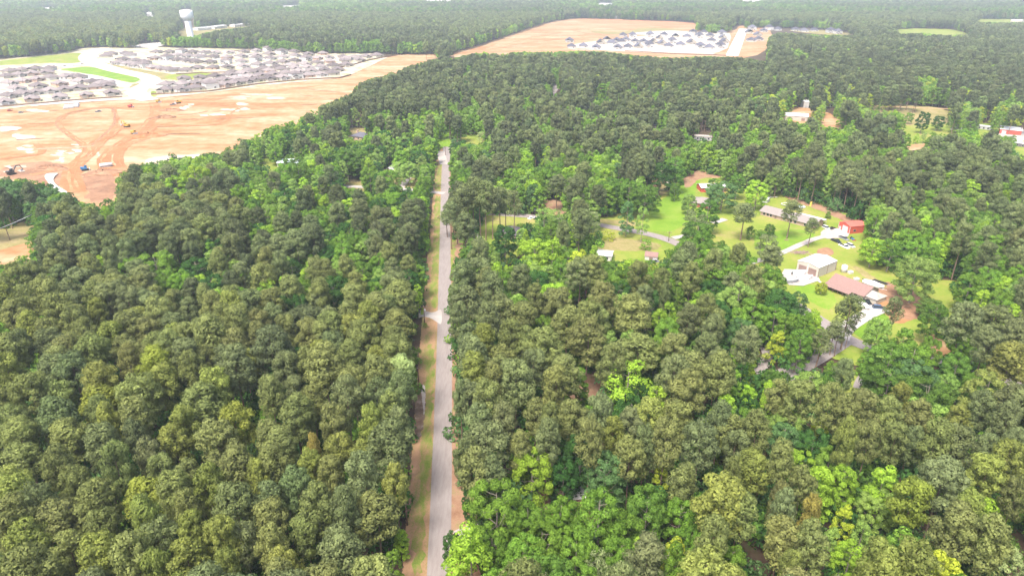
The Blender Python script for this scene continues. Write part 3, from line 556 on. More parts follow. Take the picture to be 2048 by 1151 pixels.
# trees standing by themselves: foot x, y, top y, crown radius, tint + form
LONE = """
1594 407 308 17 cT;1573 478 400 20 cT;1615 496 436 14 cT;1538 471 449 11 gO;1655 438 422 6 gU;1738 535 478 26 lO;1686 425 335 17 cT;1704 431 338 15 cT;1672 424 350 12 cT;1548 397 330 13 cT;1251 475 400 16 bU;1281 487 415 12 eN;1217 481 463 12 LB;1290 500 482 11 GB;1348 403 366 10 gO;1385 490 422 26 cN;1390 518 447 34 gO;1480 482 406 24 cT;1425 395 358 14 gO;1440 425 365 26 bO;1410 470 400 24 gO;1508 420 362 24 lO;1540 395 345 16 eO;1470 400 350 18 gO;1535 570 490 24 cP;1640 590 565 12 LO;1818 608 515 38 eO;1772 545 478 26 gN;1590 640 585 20 bO;1520 500 460 16 gT;1528 530 470 20 cN;1375 430 390 14 eO;1500 480 455 9 gB;1725 612 600 4 gB
1659 712 640 20 cT;1668 715 650 16 cT;1680 702 590 26 cT;1689 700 640 12 cT;1630 738 660 24 cT;903 500 402 18 cT;915 490 392 20 cT;926 484 372 20 cT;938 481 365 21 cT;949 478 350 22 cT;962 478 355 22 cT;972 482 360 21 cT;985 480 372 18 cT;1001 470 372 18 cT;1012 466 378 16 cT;1028 480 380 18 cT;908 472 395 16 cT;895 476 420 15 cT;955 498 465 15 wS;935 507 470 14 eN
697 363 300 24 gO;715 357 300 20 gO;800 370 325 22 eN;820 372 325 18 eO;965 290 262 11 wN;1141 210 178 18 lO;1172 215 185 17 gO;1165 190 165 15 lU;1210 200 165 18 GO;1225 225 192 18 GO;1235 195 175 15 gO;1840 268 224 10 dO;1872 262 232 14 dO;1905 258 232 12 gB;1690 195 175 7 LU;1585 196 182 7 LU
862 345 330 7 dO;855 372 340 14 bO;851 657 646 5 GB;1857 640 600 30 gO
"""
FORM = dict(P='pine', T='lonepine', O='oak', U='gum', N='open', S='snag', B='bush')
BASEH = dict(P=24, T=25, O=17, U=18, N=15, S=15, B=4)
trees = []           # dicts: x y (world), H, r, tint, form, hand
for s in HAND.replace('\n', ';').split(';'):
    q = s.split()
    if len(q) != 4 or float(q[2]) <= 0: continue
    x, y, r, (tc, fm) = float(q[0]), float(q[1]), float(q[2]), q[3]
    rw = r/F*proj(at(x, y, 16))[2][0]
    H = BASEH[fm]*random.uniform(.86, 1.14)*(1 if fm == 'P' else min(1.2, max(.6, (rw/4.8)**.5)))
    P = at(x, y, H*(.76 if fm == 'P' else .66)); rw *= .95 if fm == 'P' else 1
    trees.append(dict(x=P.x, y=P.y, H=H, r=rw, t=tc, f=fm, hand=True))
for s in LONE.replace('\n', ';').split(';'):
    q = s.split()
    if len(q) != 5: continue
    x, y, ty, r, (tc, fm) = *map(float, q[:4]), q[4]
    P = at(x, y); lo, hi = 1.0, 45.0
    for _ in range(30):
        h = (lo+hi)/2
        if proj((P.x, P.y, h))[1][0] > ty: lo = h
        else: hi = h
    trees.append(dict(x=P.x, y=P.y, H=h, r=r/F*proj((P.x, P.y, h*.7))[2][0], t=tc, f=fm, hand=True, lone=True))

def vnoise(x, y, s, seed=0):
    """smooth value noise"""
    rg = np.random.default_rng(seed); T = rg.random((256, 256))
    u, w = x/s+500, y/s+500; i, j = np.floor(u).astype(int), np.floor(w).astype(int); a, b = u-i, w-j
    a = a*a*(3-2*a); b = b*b*(3-2*b); g = lambda p, q: T[p % 256, q % 256]
    return (g(i, j)*(1-a)+g(i+1, j)*a)*(1-b)+(g(i, j+1)*(1-a)+g(i+1, j+1)*a)*b
# picture zone, share of pines, pine tints, broadleaf tints
ZONES = [
 (-999, 600, 860, 1400, .93, 'pppcppycpy', 'dGge'), (-999, 520, 300, 600, .72, 'pcpc', 'gGleb'), (300, 500, 860, 600, .22, 'cpk', 'GgdGelGle'),
 (-999, 340, 130, 500, .40, 'kck', 'dbgG'), (-999, 395, 480, 520, .74, 'ckcpc', 'gleGd'), (480, 395, 870, 500, .26, 'ckc', 'GGelgGdle'),
 (130, 300, 520, 395, .12, 'ck', 'lleGelG'), (440, 230, 880, 395, .10, 'kc', 'GGelGdeGl'),
 (870, 540, 1200, 980, .68, 'ccpp', 'gGleGd'), (1200, 560, 1550, 980, .52, 'ppcc', 'gGdleG'), (870, 980, 1400, 1400, .12, 'pc', 'GGgGl'),
 (1400, 850, 2248, 1400, .55, 'ppyc', 'GllLGe'), (1550, 620, 2248, 850, .32, 'ccp', 'gGGeGl'), (1730, 400, 2248, 620, .15, 'ccc', 'GGleGgl'),
 (1550, 300, 2248, 400, .22, 'cck', 'GGlGeg'), (1000, 420, 1400, 560, .25, 'cc', 'gGGleG'), (1400, 500, 1560, 600, .5, 'cp', 'gGG'),
 (870, 290, 1250, 420, .15, 'ck', 'GGgeGleGb'), (1250, 290, 1550, 400, .4, 'ckc', 'gGGeGl'),
 (690, 110, 900, 215, .75, 'kkc', 'gGG'), (900, 110, 1130, 200, .32, 'ckc', 'gGGd'), (1130, 110, 1530, 180, .48, 'kkc', 'gGGdLl'), (1000, 180, 1500, 290, .38, 'ckc', 'gGGeGl'),
 (700, 200, 1000, 290, .2, 'ck', 'gGGeGl'), (1530, 60, 2248, 150, .42, 'kkc', 'GglelG'), (1530, 150, 2248, 215, .28, 'kkc', 'GleGLeG'), (1480, 215, 2248, 300, .22, 'ck', 'gGelGeG'),
 (-999, 45, 340, 120, .6, 'pcc', 'GeLlg'), (340, 60, 900, 115, .32, 'ckk', 'gGGGl'), (-999, -999, 2999, 60, .45, 'cck', 'gGelb'),
]
def fill(sp, z0, z1, jit=.36, margin=1.10, seed=1, xmax=None):
    """jittered rows of points over the part of the land between two depths"""
    rg = np.random.default_rng(seed)
    y0 = (z0-CAMH*SP)/CP-8; y1 = (z1-CAMH*SP)/CP
    ys = np.arange(max(20, y0), y1, sp*.866); out = []
    for k, y in enumerate(ys):
        zc = y*CP+CAMH*SP; w = .75*zc*margin+14
        xs = np.arange(-w, w, sp)+(k % 2)*sp/2
        out.append(np.stack([xs, np.full(xs.shape, y)], 1))
    P = np.concatenate(out); P += rg.uniform(-jit, jit, P.shape)*sp
    return P
def seen_open(X, Y, H, r):
    """does a tree here stand in front of something the photo shows open?"""
    bad = np.zeros(len(X), bool)
    pts = [(0, 0.0), (0, .3), (0, 1.0), (-.35, .97), (.35, .97)]+[(a, b) for b in (.5, .6, .7, .8, .88) for a in (-.85, -.45, 0, .45, .85)]
    for dx, fz in pts:
        px, py, _ = proj(np.stack([X+dx*r, Y, H*fz], 1))
        for poly in VIS:
            xs = [p[0] for p in poly]; ysv = [p[1] for p in poly]
            mk = (px > min(xs)) & (px < max(xs)) & (py > min(ysv)) & (py < max(ysv)) & ~bad
            if mk.any(): bad[mk] |= inpoly(px[mk], py[mk], poly)
    bx, by, _ = proj(np.stack([X, Y, 0*X], 1))
    for poly in OPEN: bad |= inpoly(bx, by, poly)
    return bad
RW = np.array(chaikin(RP, 2, False)); ry, rx = RW[::-1, 1] if RW[0, 1] > RW[-1, 1] else RW[:, 1], RW[::-1, 0] if RW[0, 1] > RW[-1, 1] else RW[:, 0]
def near_road(X, Y, left=9.5, right=3.6):
    c = np.interp(Y, ry, rx); ok = Y < ry.max()
    d = X-c
    return ok & (d > -left) & (d < right)
hx = np.array([t['x'] for t in trees]); hy = np.array([t['y'] for t in trees]); hr = np.array([t['r'] for t in trees])
def grow(P, seed, small=False):
    rg = np.random.default_rng(seed); n = len(P); X, Y = P[:, 0], P[:, 1]
    px, py, zc = proj(np.stack([X, Y, np.full(n, 17.0)], 1))
    pf = np.full(n, .5); zi = np.full(n, len(ZONES)-1)
    for k in range(len(ZONES)-1, -1, -1):
        a = ZONES[k]; m = (px >= a[0]) & (px < a[2]) & (py >= a[1]) & (py < a[3]); zi[m] = k; pf[m] = a[4]
    lo = (px < 0) | (px > 2048)
    pf[lo] = .6
    nz = vnoise(X, Y, 30, 3)*.6+vnoise(X, Y, 75, 4)*.4
    pine = rg.random(n) < np.clip(pf+(nz-.5)*1.3*np.minimum(pf, 1-pf)*2, 0, 1)
    size = rg.uniform(.78, 1.16, n)*(.86+.28*vnoise(X, Y, 22, 9))
    H = np.where(pine, 24, 17)*(.62+.38*size)*rg.uniform(.92, 1.08, n); r = np.where(pine, 4.35, 4.9)*size
    dense = (py > 570) & (zc < 520)
    dd = np.full(n, 9.0)
    for i in np.where(zc < 700)[0]:
        q = (np.hypot(hx-X[i], hy-Y[i])/(hr+r[i])).min(); dd[i] = q
    drop = dd < np.where(zc < 340, .78, .66)
    drop |= near_road(X, Y)
    bad = seen_open(X, Y, H, r)
    # where a full-sized tree would stand in the view, try a smaller one
    s2 = bad & ~drop; H2 = H*.55; r2 = r*.6
    if s2.any():
        ix = np.where(s2)[0]; ok = ~seen_open(X[ix], Y[ix], H2[ix], r2[ix])
        good = ix[ok]; bad[good] = False; H[good] = H2[good]; r[good] = r2[good]; pine[good] = False
    keep = ~(drop | bad)
    res = []
    cz = vnoise(X, Y, 18, 21)
    for i in np.where(keep)[0]:
        z = ZONES[zi[i]]; s = z[5] if pine[i] else z[6]
        t = s[min(len(s)-1, int((rg.random()*.6+cz[i]*.4)*len(s)))]
        f = 'P' if pine[i] else ('O' if t in 'gdbG' and rg.random() < .75 else 'U')
        res.append(dict(x=X[i], y=Y[i], H=H[i], r=r[i]*(1 if f != 'U' else .8), t=t, f=f, px=px[i], py=py[i], z=zc[i], full=not s2[i]))
    return res
auto = grow(fill(6.9, 118, 480, seed=5), 6)
mid = grow(fill(7.6, 480, 1150, seed=8, margin=1.06), 9)
far = grow(fill(8.6, 1150, 2000, seed=10, margin=1.04), 12)
# ---- which become things of their own: those that show largest
def crownpos(t):
    a, b, c = proj((t['x'], t['y'], t['H']*.75)); return a[0], b[0], c[0]
for t in trees: t['px'], t['py'], t['z'] = crownpos(t)
isp = lambda t: t['f'] in 'PT'
KEEP = 292
npine = sum(isp(t) for t in trees); nbro = sum(t['f'] in 'OUN' for t in trees)
single = list(trees); rest = []
auto.sort(key=lambda t: t['z'])
for t in auto:
    m = 12
    vis = t['full'] and m < t['px'] < 2048-m and 20 < t['py'] < 1130
    if vis and isp(t) and npine < KEEP: npine += 1; single.append(t)
    elif vis and not isp(t) and nbro < KEEP: nbro += 1; single.append(t)
    else: rest.append(t)
ORD = ['first', 'second', 'third', 'fourth', 'fifth', 'sixth', 'seventh', 'eighth', 'ninth', 'tenth', 'eleventh', 'twelfth', 'thirteenth', 'fourteenth', 'fifteenth', 'sixteenth', 'seventeenth', 'eighteenth', 'nineteenth', 'twentieth']
def ordn(i): return ORD[i] if i < 20 else 'twenty-'+ORD[i-20] if i < 29 else 'thirtieth' if i == 29 else 'thirty-'+ORD[i-30] if i < 39 else 'fortieth' if i == 39 else 'forty-'+ORD[i-40]
NOUN = dict(P='pine', T='slender pine', O='broadleaf', U='upright broadleaf', N='open-crowned tree', S='dead tree', B='round bush')
single.sort(key=lambda t: -t['py'])
rows = {}
for t in single:
    side = 'L' if t['px'] < 880 else 'R'
    rows.setdefault((side, int((1151-min(t['py'], 1150))//44)), []).append(t)
for (side, k), L in rows.items():
    L.sort(key=lambda t: -t['px'] if side == 'L' else t['px'])
    for i, t in enumerate(L):
        w = WORD[t['t']]; nn = NOUN[t['f']]
        t['label'] = f"{w} {nn}, {ordn(i)} out from the road, {ordn(k)} row up, {'utility pole side' if side == 'L' else 'opposite utility poles'}"
def tint_of(t, rg):
    c = np.array(TINT[t['t']])*rg.uniform(.86, 1.16)*(1+rg.normal(0, .025, 3)); return [float(max(.01, v)) for v in c]
rgt = np.random.default_rng(77)
NAMES = dict(P='pine_tree', T='pine_tree', O='broadleaf_tree', U='broadleaf_tree', N='broadleaf_tree', S='dead_tree', B='bush')
CATS = dict(pine_tree='pine tree', broadleaf_tree='tree', dead_tree='dead tree', bush='bush')
for t in single:
    kind, H0, R0, L = PROTO[FORM[t['f']]]
    c, tr = L[rgt.integers(len(L))]
    nm = NAMES[t['f']]
    grp = {'pine_tree': 'pines of the near woods', 'broadleaf_tree': 'broadleaf trees of the near woods', 'dead_tree': None, 'bush': 'rounded bushes on the lawns'}[nm]
    e = empty(nm, (t['x'], t['y'], 0), rgt.uniform(0, 6.28), t['label'], CATS[nm], grp)
    e.scale = (t['r']/R0, t['r']/R0, t['H']/H0)
    o = bpy.data.objects.new('trunk', tr); COL.objects.link(o); o.parent = e
    o = bpy.data.objects.new('crown', c); COL.objects.link(o); o.parent = e; o['tint'] = tint_of(t, rgt)
# ---- the woods beyond: one object each, spread with geometry nodes
def library(name, meshes):
    c = bpy.data.collections.new(name)
    for i, me in enumerate(meshes): c.objects.link(bpy.data.objects.new(f'{name}_{chr(97+i)}', me))
    return c
def spread(name, recs, lib, label, kind='stuff'):
    """recs: x, y, z, rot, sxy, sz, index, r, g, b"""
    A = np.array(recs, dtype='f'); n = len(A)
    me = bpy.data.meshes.new(name); me.vertices.add(n); me.vertices.foreach_set('co', A[:, :3].reshape(-1))
    def attr(nm, ty, fld, data): me.attributes.new(nm, ty, 'POINT').data.foreach_set(fld, data)
    attr('rot', 'FLOAT_VECTOR', 'vector', np.stack([0*A[:, 3], 0*A[:, 3], A[:, 3]], 1).reshape(-1))
    attr('scl', 'FLOAT_VECTOR', 'vector', np.stack([A[:, 4], A[:, 4], A[:, 5]], 1).reshape(-1))
    attr('idx', 'INT', 'value', A[:, 6].astype('i'))
    attr('tint', 'FLOAT_COLOR', 'color', np.concatenate([A[:, 7:10], np.ones((n, 1), 'f')], 1).reshape(-1).astype('f'))
    o = add(name, me); tag(o, label, None, None, kind)
    g = bpy.data.node_groups.new(name, 'GeometryNodeTree')
    g.interface.new_socket('Geometry', in_out='INPUT', socket_type='NodeSocketGeometry'); g.interface.new_socket('Geometry', in_out='OUTPUT', socket_type='NodeSocketGeometry')
    i_ = g.nodes.new('NodeGroupInput'); o_ = g.nodes.new('NodeGroupOutput'); ip = g.nodes.new('GeometryNodeInstanceOnPoints'); ci = g.nodes.new('GeometryNodeCollectionInfo')
    ci.inputs['Collection'].default_value = lib; ci.inputs['Separate Children'].default_value = True; ci.inputs['Reset Children'].default_value = True
    ip.inputs['Pick Instance'].default_value = True
    def na(ty, nm): q = g.nodes.new('GeometryNodeInputNamedAttribute'); q.data_type = ty; q.inputs['Name'].default_value = nm; return q.outputs[0]
    l = g.links.new
    l(i_.outputs[0], ip.inputs['Points']); l(ci.outputs[0], ip.inputs['Instance']); l(na('INT', 'idx'), ip.inputs['Instance Index'])
    e2r = g.nodes.new('FunctionNodeEulerToRotation'); l(na('FLOAT_VECTOR', 'rot'), e2r.inputs[0]); l(e2r.outputs[0], ip.inputs['Rotation']); l(na('FLOAT_VECTOR', 'scl'), ip.inputs['Scale'])
    l(ip.outputs[0], o_.inputs[0])
    o.modifiers.new('spread', 'NODES').node_group = g
    return o
def lib_of(keys):
    ms = []; rng_ = {}
    for k in keys:
        kind, H0, R0, L = PROTO[k]; a = len(ms)
        for c, tr in L: ms.append(joined(k+'_whole', c, tr, [M['needle' if kind == 'pine' else 'leaf'], tr.materials[0]]))
        rng_[k] = (a, len(ms))
    return ms, rng_
make_proto('farpine', 'pine', 24, 4.7, 16, 26, 1.35, 4, limbs=0, drop=0)
make_proto('faroak', 'broad', 17, 5.3, 17, 17, 1.45, 4, r0=.3, bark='bark_grey', limbs=0, base=.2, drop=0)
pm_, pr_ = lib_of(['pine', 'midpine', 'farpine']); bm_, br_ = lib_of(['oak', 'gum', 'midoak', 'midgum', 'faroak'])
lp = library('pine_form', pm_); lb = library('broadleaf_form', bm_)
rp_, rb_ = [], []
for t in rest+mid+far:
    pine = t['f'] == 'P'
    if t['z'] < 430: key = FORM[t['f']]
    elif t['z'] < 1000: key = {'P': 'midpine', 'O': 'midoak', 'U': 'midgum'}[t['f']]
    else: key = 'farpine' if pine else 'faroak'
    a, b = (pr_ if pine else br_)[key]; kind, H0, R0, L = PROTO[key]
    (rp_ if pine else rb_).append((t['x'], t['y'], 0, rgt.uniform(0, 6.28), t['r']/R0, t['H']/H0, rgt.integers(a, b), *tint_of(t, rgt)))
print('single', len(single), 'pine', npine, 'broad', nbro, 'stuff', len(rp_), len(rb_))
spread('pine_woods', rp_, lp, 'dense pine woods stretching back beyond the nearest pines')
spread('broadleaf_woods', rb_, lb, 'green broadleaf woods mixed through the pines further back')
# far-off forest: three crowns to a cell
def clump_mesh(i):
    rg = np.random.default_rng(300+i); Cs = []; Ns = []; Vs = []
    for k in range(4):
        ox, oy = rg.uniform(-8, 8, 2); H = rg.uniform(12, 27); Rr = rg.uniform(3.4, 6.4); cv = rg.uniform(.0, 1.0)
        d = rg.normal(size=(90, 3)); d /= np.linalg.norm(d, axis=1, keepdims=True); d[:, 2] = d[:, 2]*.8+.25
        Cs.append(np.array([ox, oy, H-6])+d*np.array([Rr, Rr, 6.5])*rg.uniform(.8, 1.05, (90, 1))); Ns.append(d+rg.normal(0, .3, (90, 3))); Vs.append(cv+rg.normal(0, .12, 90))
        d2 = rg.normal(size=(20, 3)); d2[:, 2] = 0; d2 /= np.linalg.norm(d2, axis=1, keepdims=True)
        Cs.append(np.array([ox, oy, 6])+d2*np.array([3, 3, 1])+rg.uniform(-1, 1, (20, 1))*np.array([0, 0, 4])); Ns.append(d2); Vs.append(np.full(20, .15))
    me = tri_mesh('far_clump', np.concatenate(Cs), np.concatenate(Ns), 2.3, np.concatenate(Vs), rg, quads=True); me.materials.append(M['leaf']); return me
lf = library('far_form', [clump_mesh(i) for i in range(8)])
Pf = fill(14.5, 2000, 4600, seed=31, margin=1.03); n = len(Pf)
bad = seen_open(Pf[:, 0], Pf[:, 1], np.full(n, 21.0), np.full(n, 6.0))
cn = vnoise(Pf[:, 0], Pf[:, 1], 70, 41)*.45+vnoise(Pf[:, 0], Pf[:, 1], 330, 42)*.55; cn = np.clip((cn-.5)*1.7+.5, 0, 1)
rf = []
for i in np.where(~bad)[0]:
    t = 'kkckgcGgeG'[min(9, int(np.clip(cn[i]*.7+rgt.random()*.3, 0, .99)*10))]
    rf.append((Pf[i, 0], Pf[i, 1], 0, rgt.uniform(0, 6.28), rgt.uniform(.9, 1.15), rgt.uniform(.8, 1.12), rgt.integers(0, 8), *[q*.8 for q in tint_of(dict(t=t), rgt)]))
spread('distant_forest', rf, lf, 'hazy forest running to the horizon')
# undergrowth below the pines
make_proto('shrub', 'broad', 5, 2.6, 14, 34, .6, 4, r0=.08, bark='bark_grey', base=.05, limbs=2)
ls = library('shrub_form', lib_of(['shrub'])[0])
Pu = fill(4.6, 108, 520, seed=51, margin=1.05); X, Y = Pu[:, 0], Pu[:, 1]; n = len(Pu)
hu = np.random.default_rng(4).uniform(.45, 1.5, n)
bad = seen_open(X, Y, hu*5, hu*2.6) | near_road(X, Y, 8.5, 4.2)
ru = []
for i in np.where(~bad)[0]:
    if rgt.random() < .22: continue
    ru.append((X[i], Y[i], 0, rgt.uniform(0, 6.28), hu[i]*rgt.uniform(.8, 1.1), hu[i]*rgt.uniform(.8, 1.3), rgt.integers(0, 4), *tint_of(dict(t='ddgdbG'[rgt.integers(6)]), rgt)))
spread('undergrowth', ru, ls, 'dark green undergrowth showing in the gaps between crowns')
print('far', len(rf), 'under', len(ru))
# ------------------------------------------------------------------ buildings
def frame(A, B):
    a, b = at(*A), at(*B); d = b-a
    return a, d.length, math.atan2(d.y, d.x)
def swap(mb): mb.v = [(y, x, z) for x, y, z in mb.v]; return mb
def roof_mesh(style, W, D, h, rh, o, th=.16):
    mb = MB()
    if style == 'hip':
        k = min(W, D)/2; lz = h+.02
        r = [(W/2-(W-D)/2 if W > D else W/2, D/2 if W > D else k), (W-k if W > D else W/2, D/2 if W > D else D-k)]
        if W > D: r = [(k, D/2), (W-k, D/2)]
        e = [(-o, -o), (W+o, -o), (W+o, D+o), (-o, D+o)]
        v = [(x, y, lz) for x, y in e]+[(x, y, lz+th) for x, y in e]+[(x, y, h+rh+th) for x, y in r]
        side = [(4, 5, 9, 8), (5, 6, 9), (6, 7, 8, 9), (7, 4, 8)] if W > D else [(4, 5, 8), (5, 6, 9, 8), (6, 7, 9), (7, 4, 8, 9)]
        mb.poly(v, [(0, 3, 2, 1), (0, 1, 5, 4), (1, 2, 6, 5), (2, 3, 7, 6), (3, 0, 4, 7)]+side)
        return mb
    sw = style == 'gy'
    if sw: W, D = D, W
    s = rh/(D/2); b = .02
    prof = [(-o, h-s*o+b), (D/2, h+rh+b), (D+o, h-s*o+b), (D+o, h-s*o+b+th), (D/2, h+rh+b+th), (-o, h-s*o+b+th)]
    n = len(prof)
    for x0, x1 in ((-o, W+o),):
        v = [(x0, y, z) for y, z in prof]+[(x1, y, z) for y, z in prof]
        mb.poly(v, [(0, 1, 4, 5), (1, 2, 3, 4), (6, 11, 10, 7), (7, 10, 9, 8)]+[(i, (i+1) % n, n+(i+1) % n, n+i) for i in range(n)])
    return swap(mb) if sw else mb
def wall_mesh(style, W, D, h, rh):
    mb = MB()
    if style == 'hip': return mb.box(0, 0, 0, W, D, h)
    if style == 'gy': return swap(MB().prism([(0, 0), (W, 0), (W, h), (W/2, h+rh), (0, h)], 0, D))
    return mb.prism([(0, 0), (D, 0), (D, h), (D/2, h+rh), (0, h)], 0, W)
def opening(root, kind, side, u, w, z0, hh, W, D, m=None, frame_m='white'):
    t = .05; f = .1
    def bx(e, p0, p1):
        if side == 'front': return MB().box(u*W-w/2-e, -p1, z0-e, u*W+w/2+e, -p0, z0+hh+e)
        if side == 'right': return MB().box(W+p0, u*D-w/2-e, z0-e, W+p1, u*D+w/2+e, z0+hh+e)
        return MB().box(-p1, u*D-w/2-e, z0-e, -p0, u*D+w/2+e, z0+hh+e)
    if kind == 'window':
        o = bx(0, .045, .075).build('window', m or 'glass', root); bx(f, .004, .04).build('frame', frame_m, o)
    else:
        o = bx(0, .004, .06).build(kind, m or 'white', root)
    return o
def house(name, label, cat, A, B, D, h, style, rh, wm, rm, o=.5, opens=(), group=None, chimney=None, H0=0):
    a, W, rz = frame(A, B)
    e = empty(name, (a.x, a.y, 0), rz, label, cat, group)
    wall_mesh(style, W, D, h, rh).build('wall', wm, e)
    roof_mesh(style, W, D, h, rh, o).build('roof', rm, e)
    for q in opens:
        kind, side, u, w, z0, hh = q[:6]
        opening(e, kind, side, u, w, z0, hh, W, D, *(q[6:] or ()))
    if chimney:
        cx, cy = chimney; MB().box(cx*W-.5, cy*D-.5, h, cx*W+.5, cy*D+.5, h+rh+1.2).box(cx*W-.6, cy*D-.6, h+rh+1.2, cx*W+.6, cy*D+.6, h+rh+1.4).build('chimney', 'brick', e)
    return e, W, rz
win = lambda us, side='front', w=1.2, z0=1.0, hh=1.3: [('window', side, u, w, z0, hh) for u in us]
e, W, rz = house('brick_house', 'long low tan brick ranch house with grey shingle roof', 'house', (1520.5, 431), (1627, 459.5), 9.5, 2.8, 'gx', 2.0, 'brick', 'grey_roof', .7,
    win([.07, .14, .2, .45, .58, .66, .84, .9, .96])+[('door', 'front', .29, 1.1, .1, 2.2, 'brown_door')]+win([.5], 'right'))
MB().box(W*.52, 9.6, 2.55, W*1.0, 13.6, 2.7).build('patio_cover', 'white_roof', e)
pp = MB()
for k in range(5): pp.box(W*(.53+.115*k), 13.3, 0, W*(.53+.115*k)+.15, 13.45, 2.55)
pp.build('patio_post', 'white', e); MB().box(W*.2, -2.0, 0.0, W*.42, -.06, .15).box(W*.62, -1.6, 0, W*.99, -.06, .15).build('porch_slab', 'pale_concrete', e)
# red shed
L = (at(1719, 462)-at(1697.6, 469.5)).length
e, W, rz = house('metal_shed', 'red metal shed with white roll-up door at the end of the gravel drive', 'shed', (1676, 459), (1697.6, 469.5), L, 4.2, 'gy', 1.1, 'red_metal', 'red_roof', .12,
    [('roll_up_door', 'front', .58, 3.8, .05, 3.6, 'white_roof'), ('door', 'front', .14, 1.1, .05, 2.3, 'white'), ('window', 'right', .3, 1.4, 1.6, .9)])
MB().box(-.16, -.16, 0, -.01, -.01, 4.2).box(W+.01, -.16, 0, W+.16, -.01, 4.2).build('corner_trim', 'white', e)
# white workshop
L = (at(1680, 546)-at(1634, 557)).length
e, W, rz = house('metal_workshop', 'cream metal workshop with flat white roof and two brown roll-up doors', 'workshop', (1592, 542), (1634, 557), L, 5.0, 'gy', .9, 'cream', 'white_roof', .15,
    [('roll_up_door', 'front', .27, 3.7, .05, 3.7, 'brown_door'), ('roll_up_door', 'front', .73, 3.7, .05, 3.7, 'brown_door')])
MB().box(W+.01, L*.5, 0, W+.13, L*.5+.14, 4.9).box(W+.01, .01, 0, W+.13, .16, 4.9).box(W+.01, L-.15, 0, W+.13, L-.01, 4.9).build('downspout', 'brown_door', e)
MB().box(W*.5-.2, -.05, 0, W*.5+.2, -.004, 5.0).build('door_post_trim', 'white', e)
tk = empty('storage_tank', at(1687, 545), 0, 'white upright tank behind the cream metal workshop', 'tank'); MB().tube([(0, 0, 0), (0, 0, 3.4), (0, 0, 3.8)], [1.3, 1.3, .6], 14).build('tank_body', 'white', tk, True); MB().tube([(0, 0, 3.8), (0, 0, 4.05)], [.25, .25], 8).build('lid', 'pipe_grey', tk)
# brown-roofed house
e, W, rz = house('porch_house', 'brown-roofed house with a front porch beside the cream workshop', 'house', (1654, 576), (1724, 603), 11, 2.7, 'gx', 2.5, 'cream', 'brown_roof', .6,
    win([.2, .34, .48, .8], w=1.4)+[('door', 'front', .6, 1.1, .1, 2.1, 'brown_door')], chimney=None)
mb = MB().poly([(-.6, -3.0, 2.15), (W*.72, -3.0, 2.15), (W*.72, -.62, 2.62), (-.6, -.62, 2.62), (-.6, -3.0, 2.3), (W*.72, -3.0, 2.3), (W*.72, -.62, 2.77), (-.6, -.62, 2.77)], [(0, 3, 2, 1), (4, 5, 6, 7), (0, 1, 5, 4), (1, 2, 6, 5), (2, 3, 7, 6), (3, 0, 4, 7)])
mb.build('porch_roof', 'brown_roof', e)
for k in range(6): MB().box(-.3+k*W*.14, -2.8, .16, -.14+k*W*.14, -2.64, 2.2).build('porch_post', 'wood', e)
MB().box(-.6, -3.0, 0, W*.72, -.02, .15).build('porch_floor', 'brick', e)
MB().prism([(1.0, 0), (8.0, 0), (8.0, 2.5), (1.0, 2.5)], W+.02, W+5).build('carport_wall', 'cream', e)
MB().poly([(W-.2, .6, 2.55), (W+5.4, .6, 2.55), (W+5.4, 8.4, 2.55), (W-.2, 8.4, 2.55), (W-.2, 4.5, 4.2), (W+2.6, 4.5, 4.2)], [(0, 3, 2, 1), (0, 1, 5, 4), (1, 2, 5), (2, 3, 4, 5), (3, 0, 4)]).build('carport_roof', 'gravel', e)
opening(e, 'window', 'left', .5, 1.3, 1, 1.2, W, 11)
S = 'small '
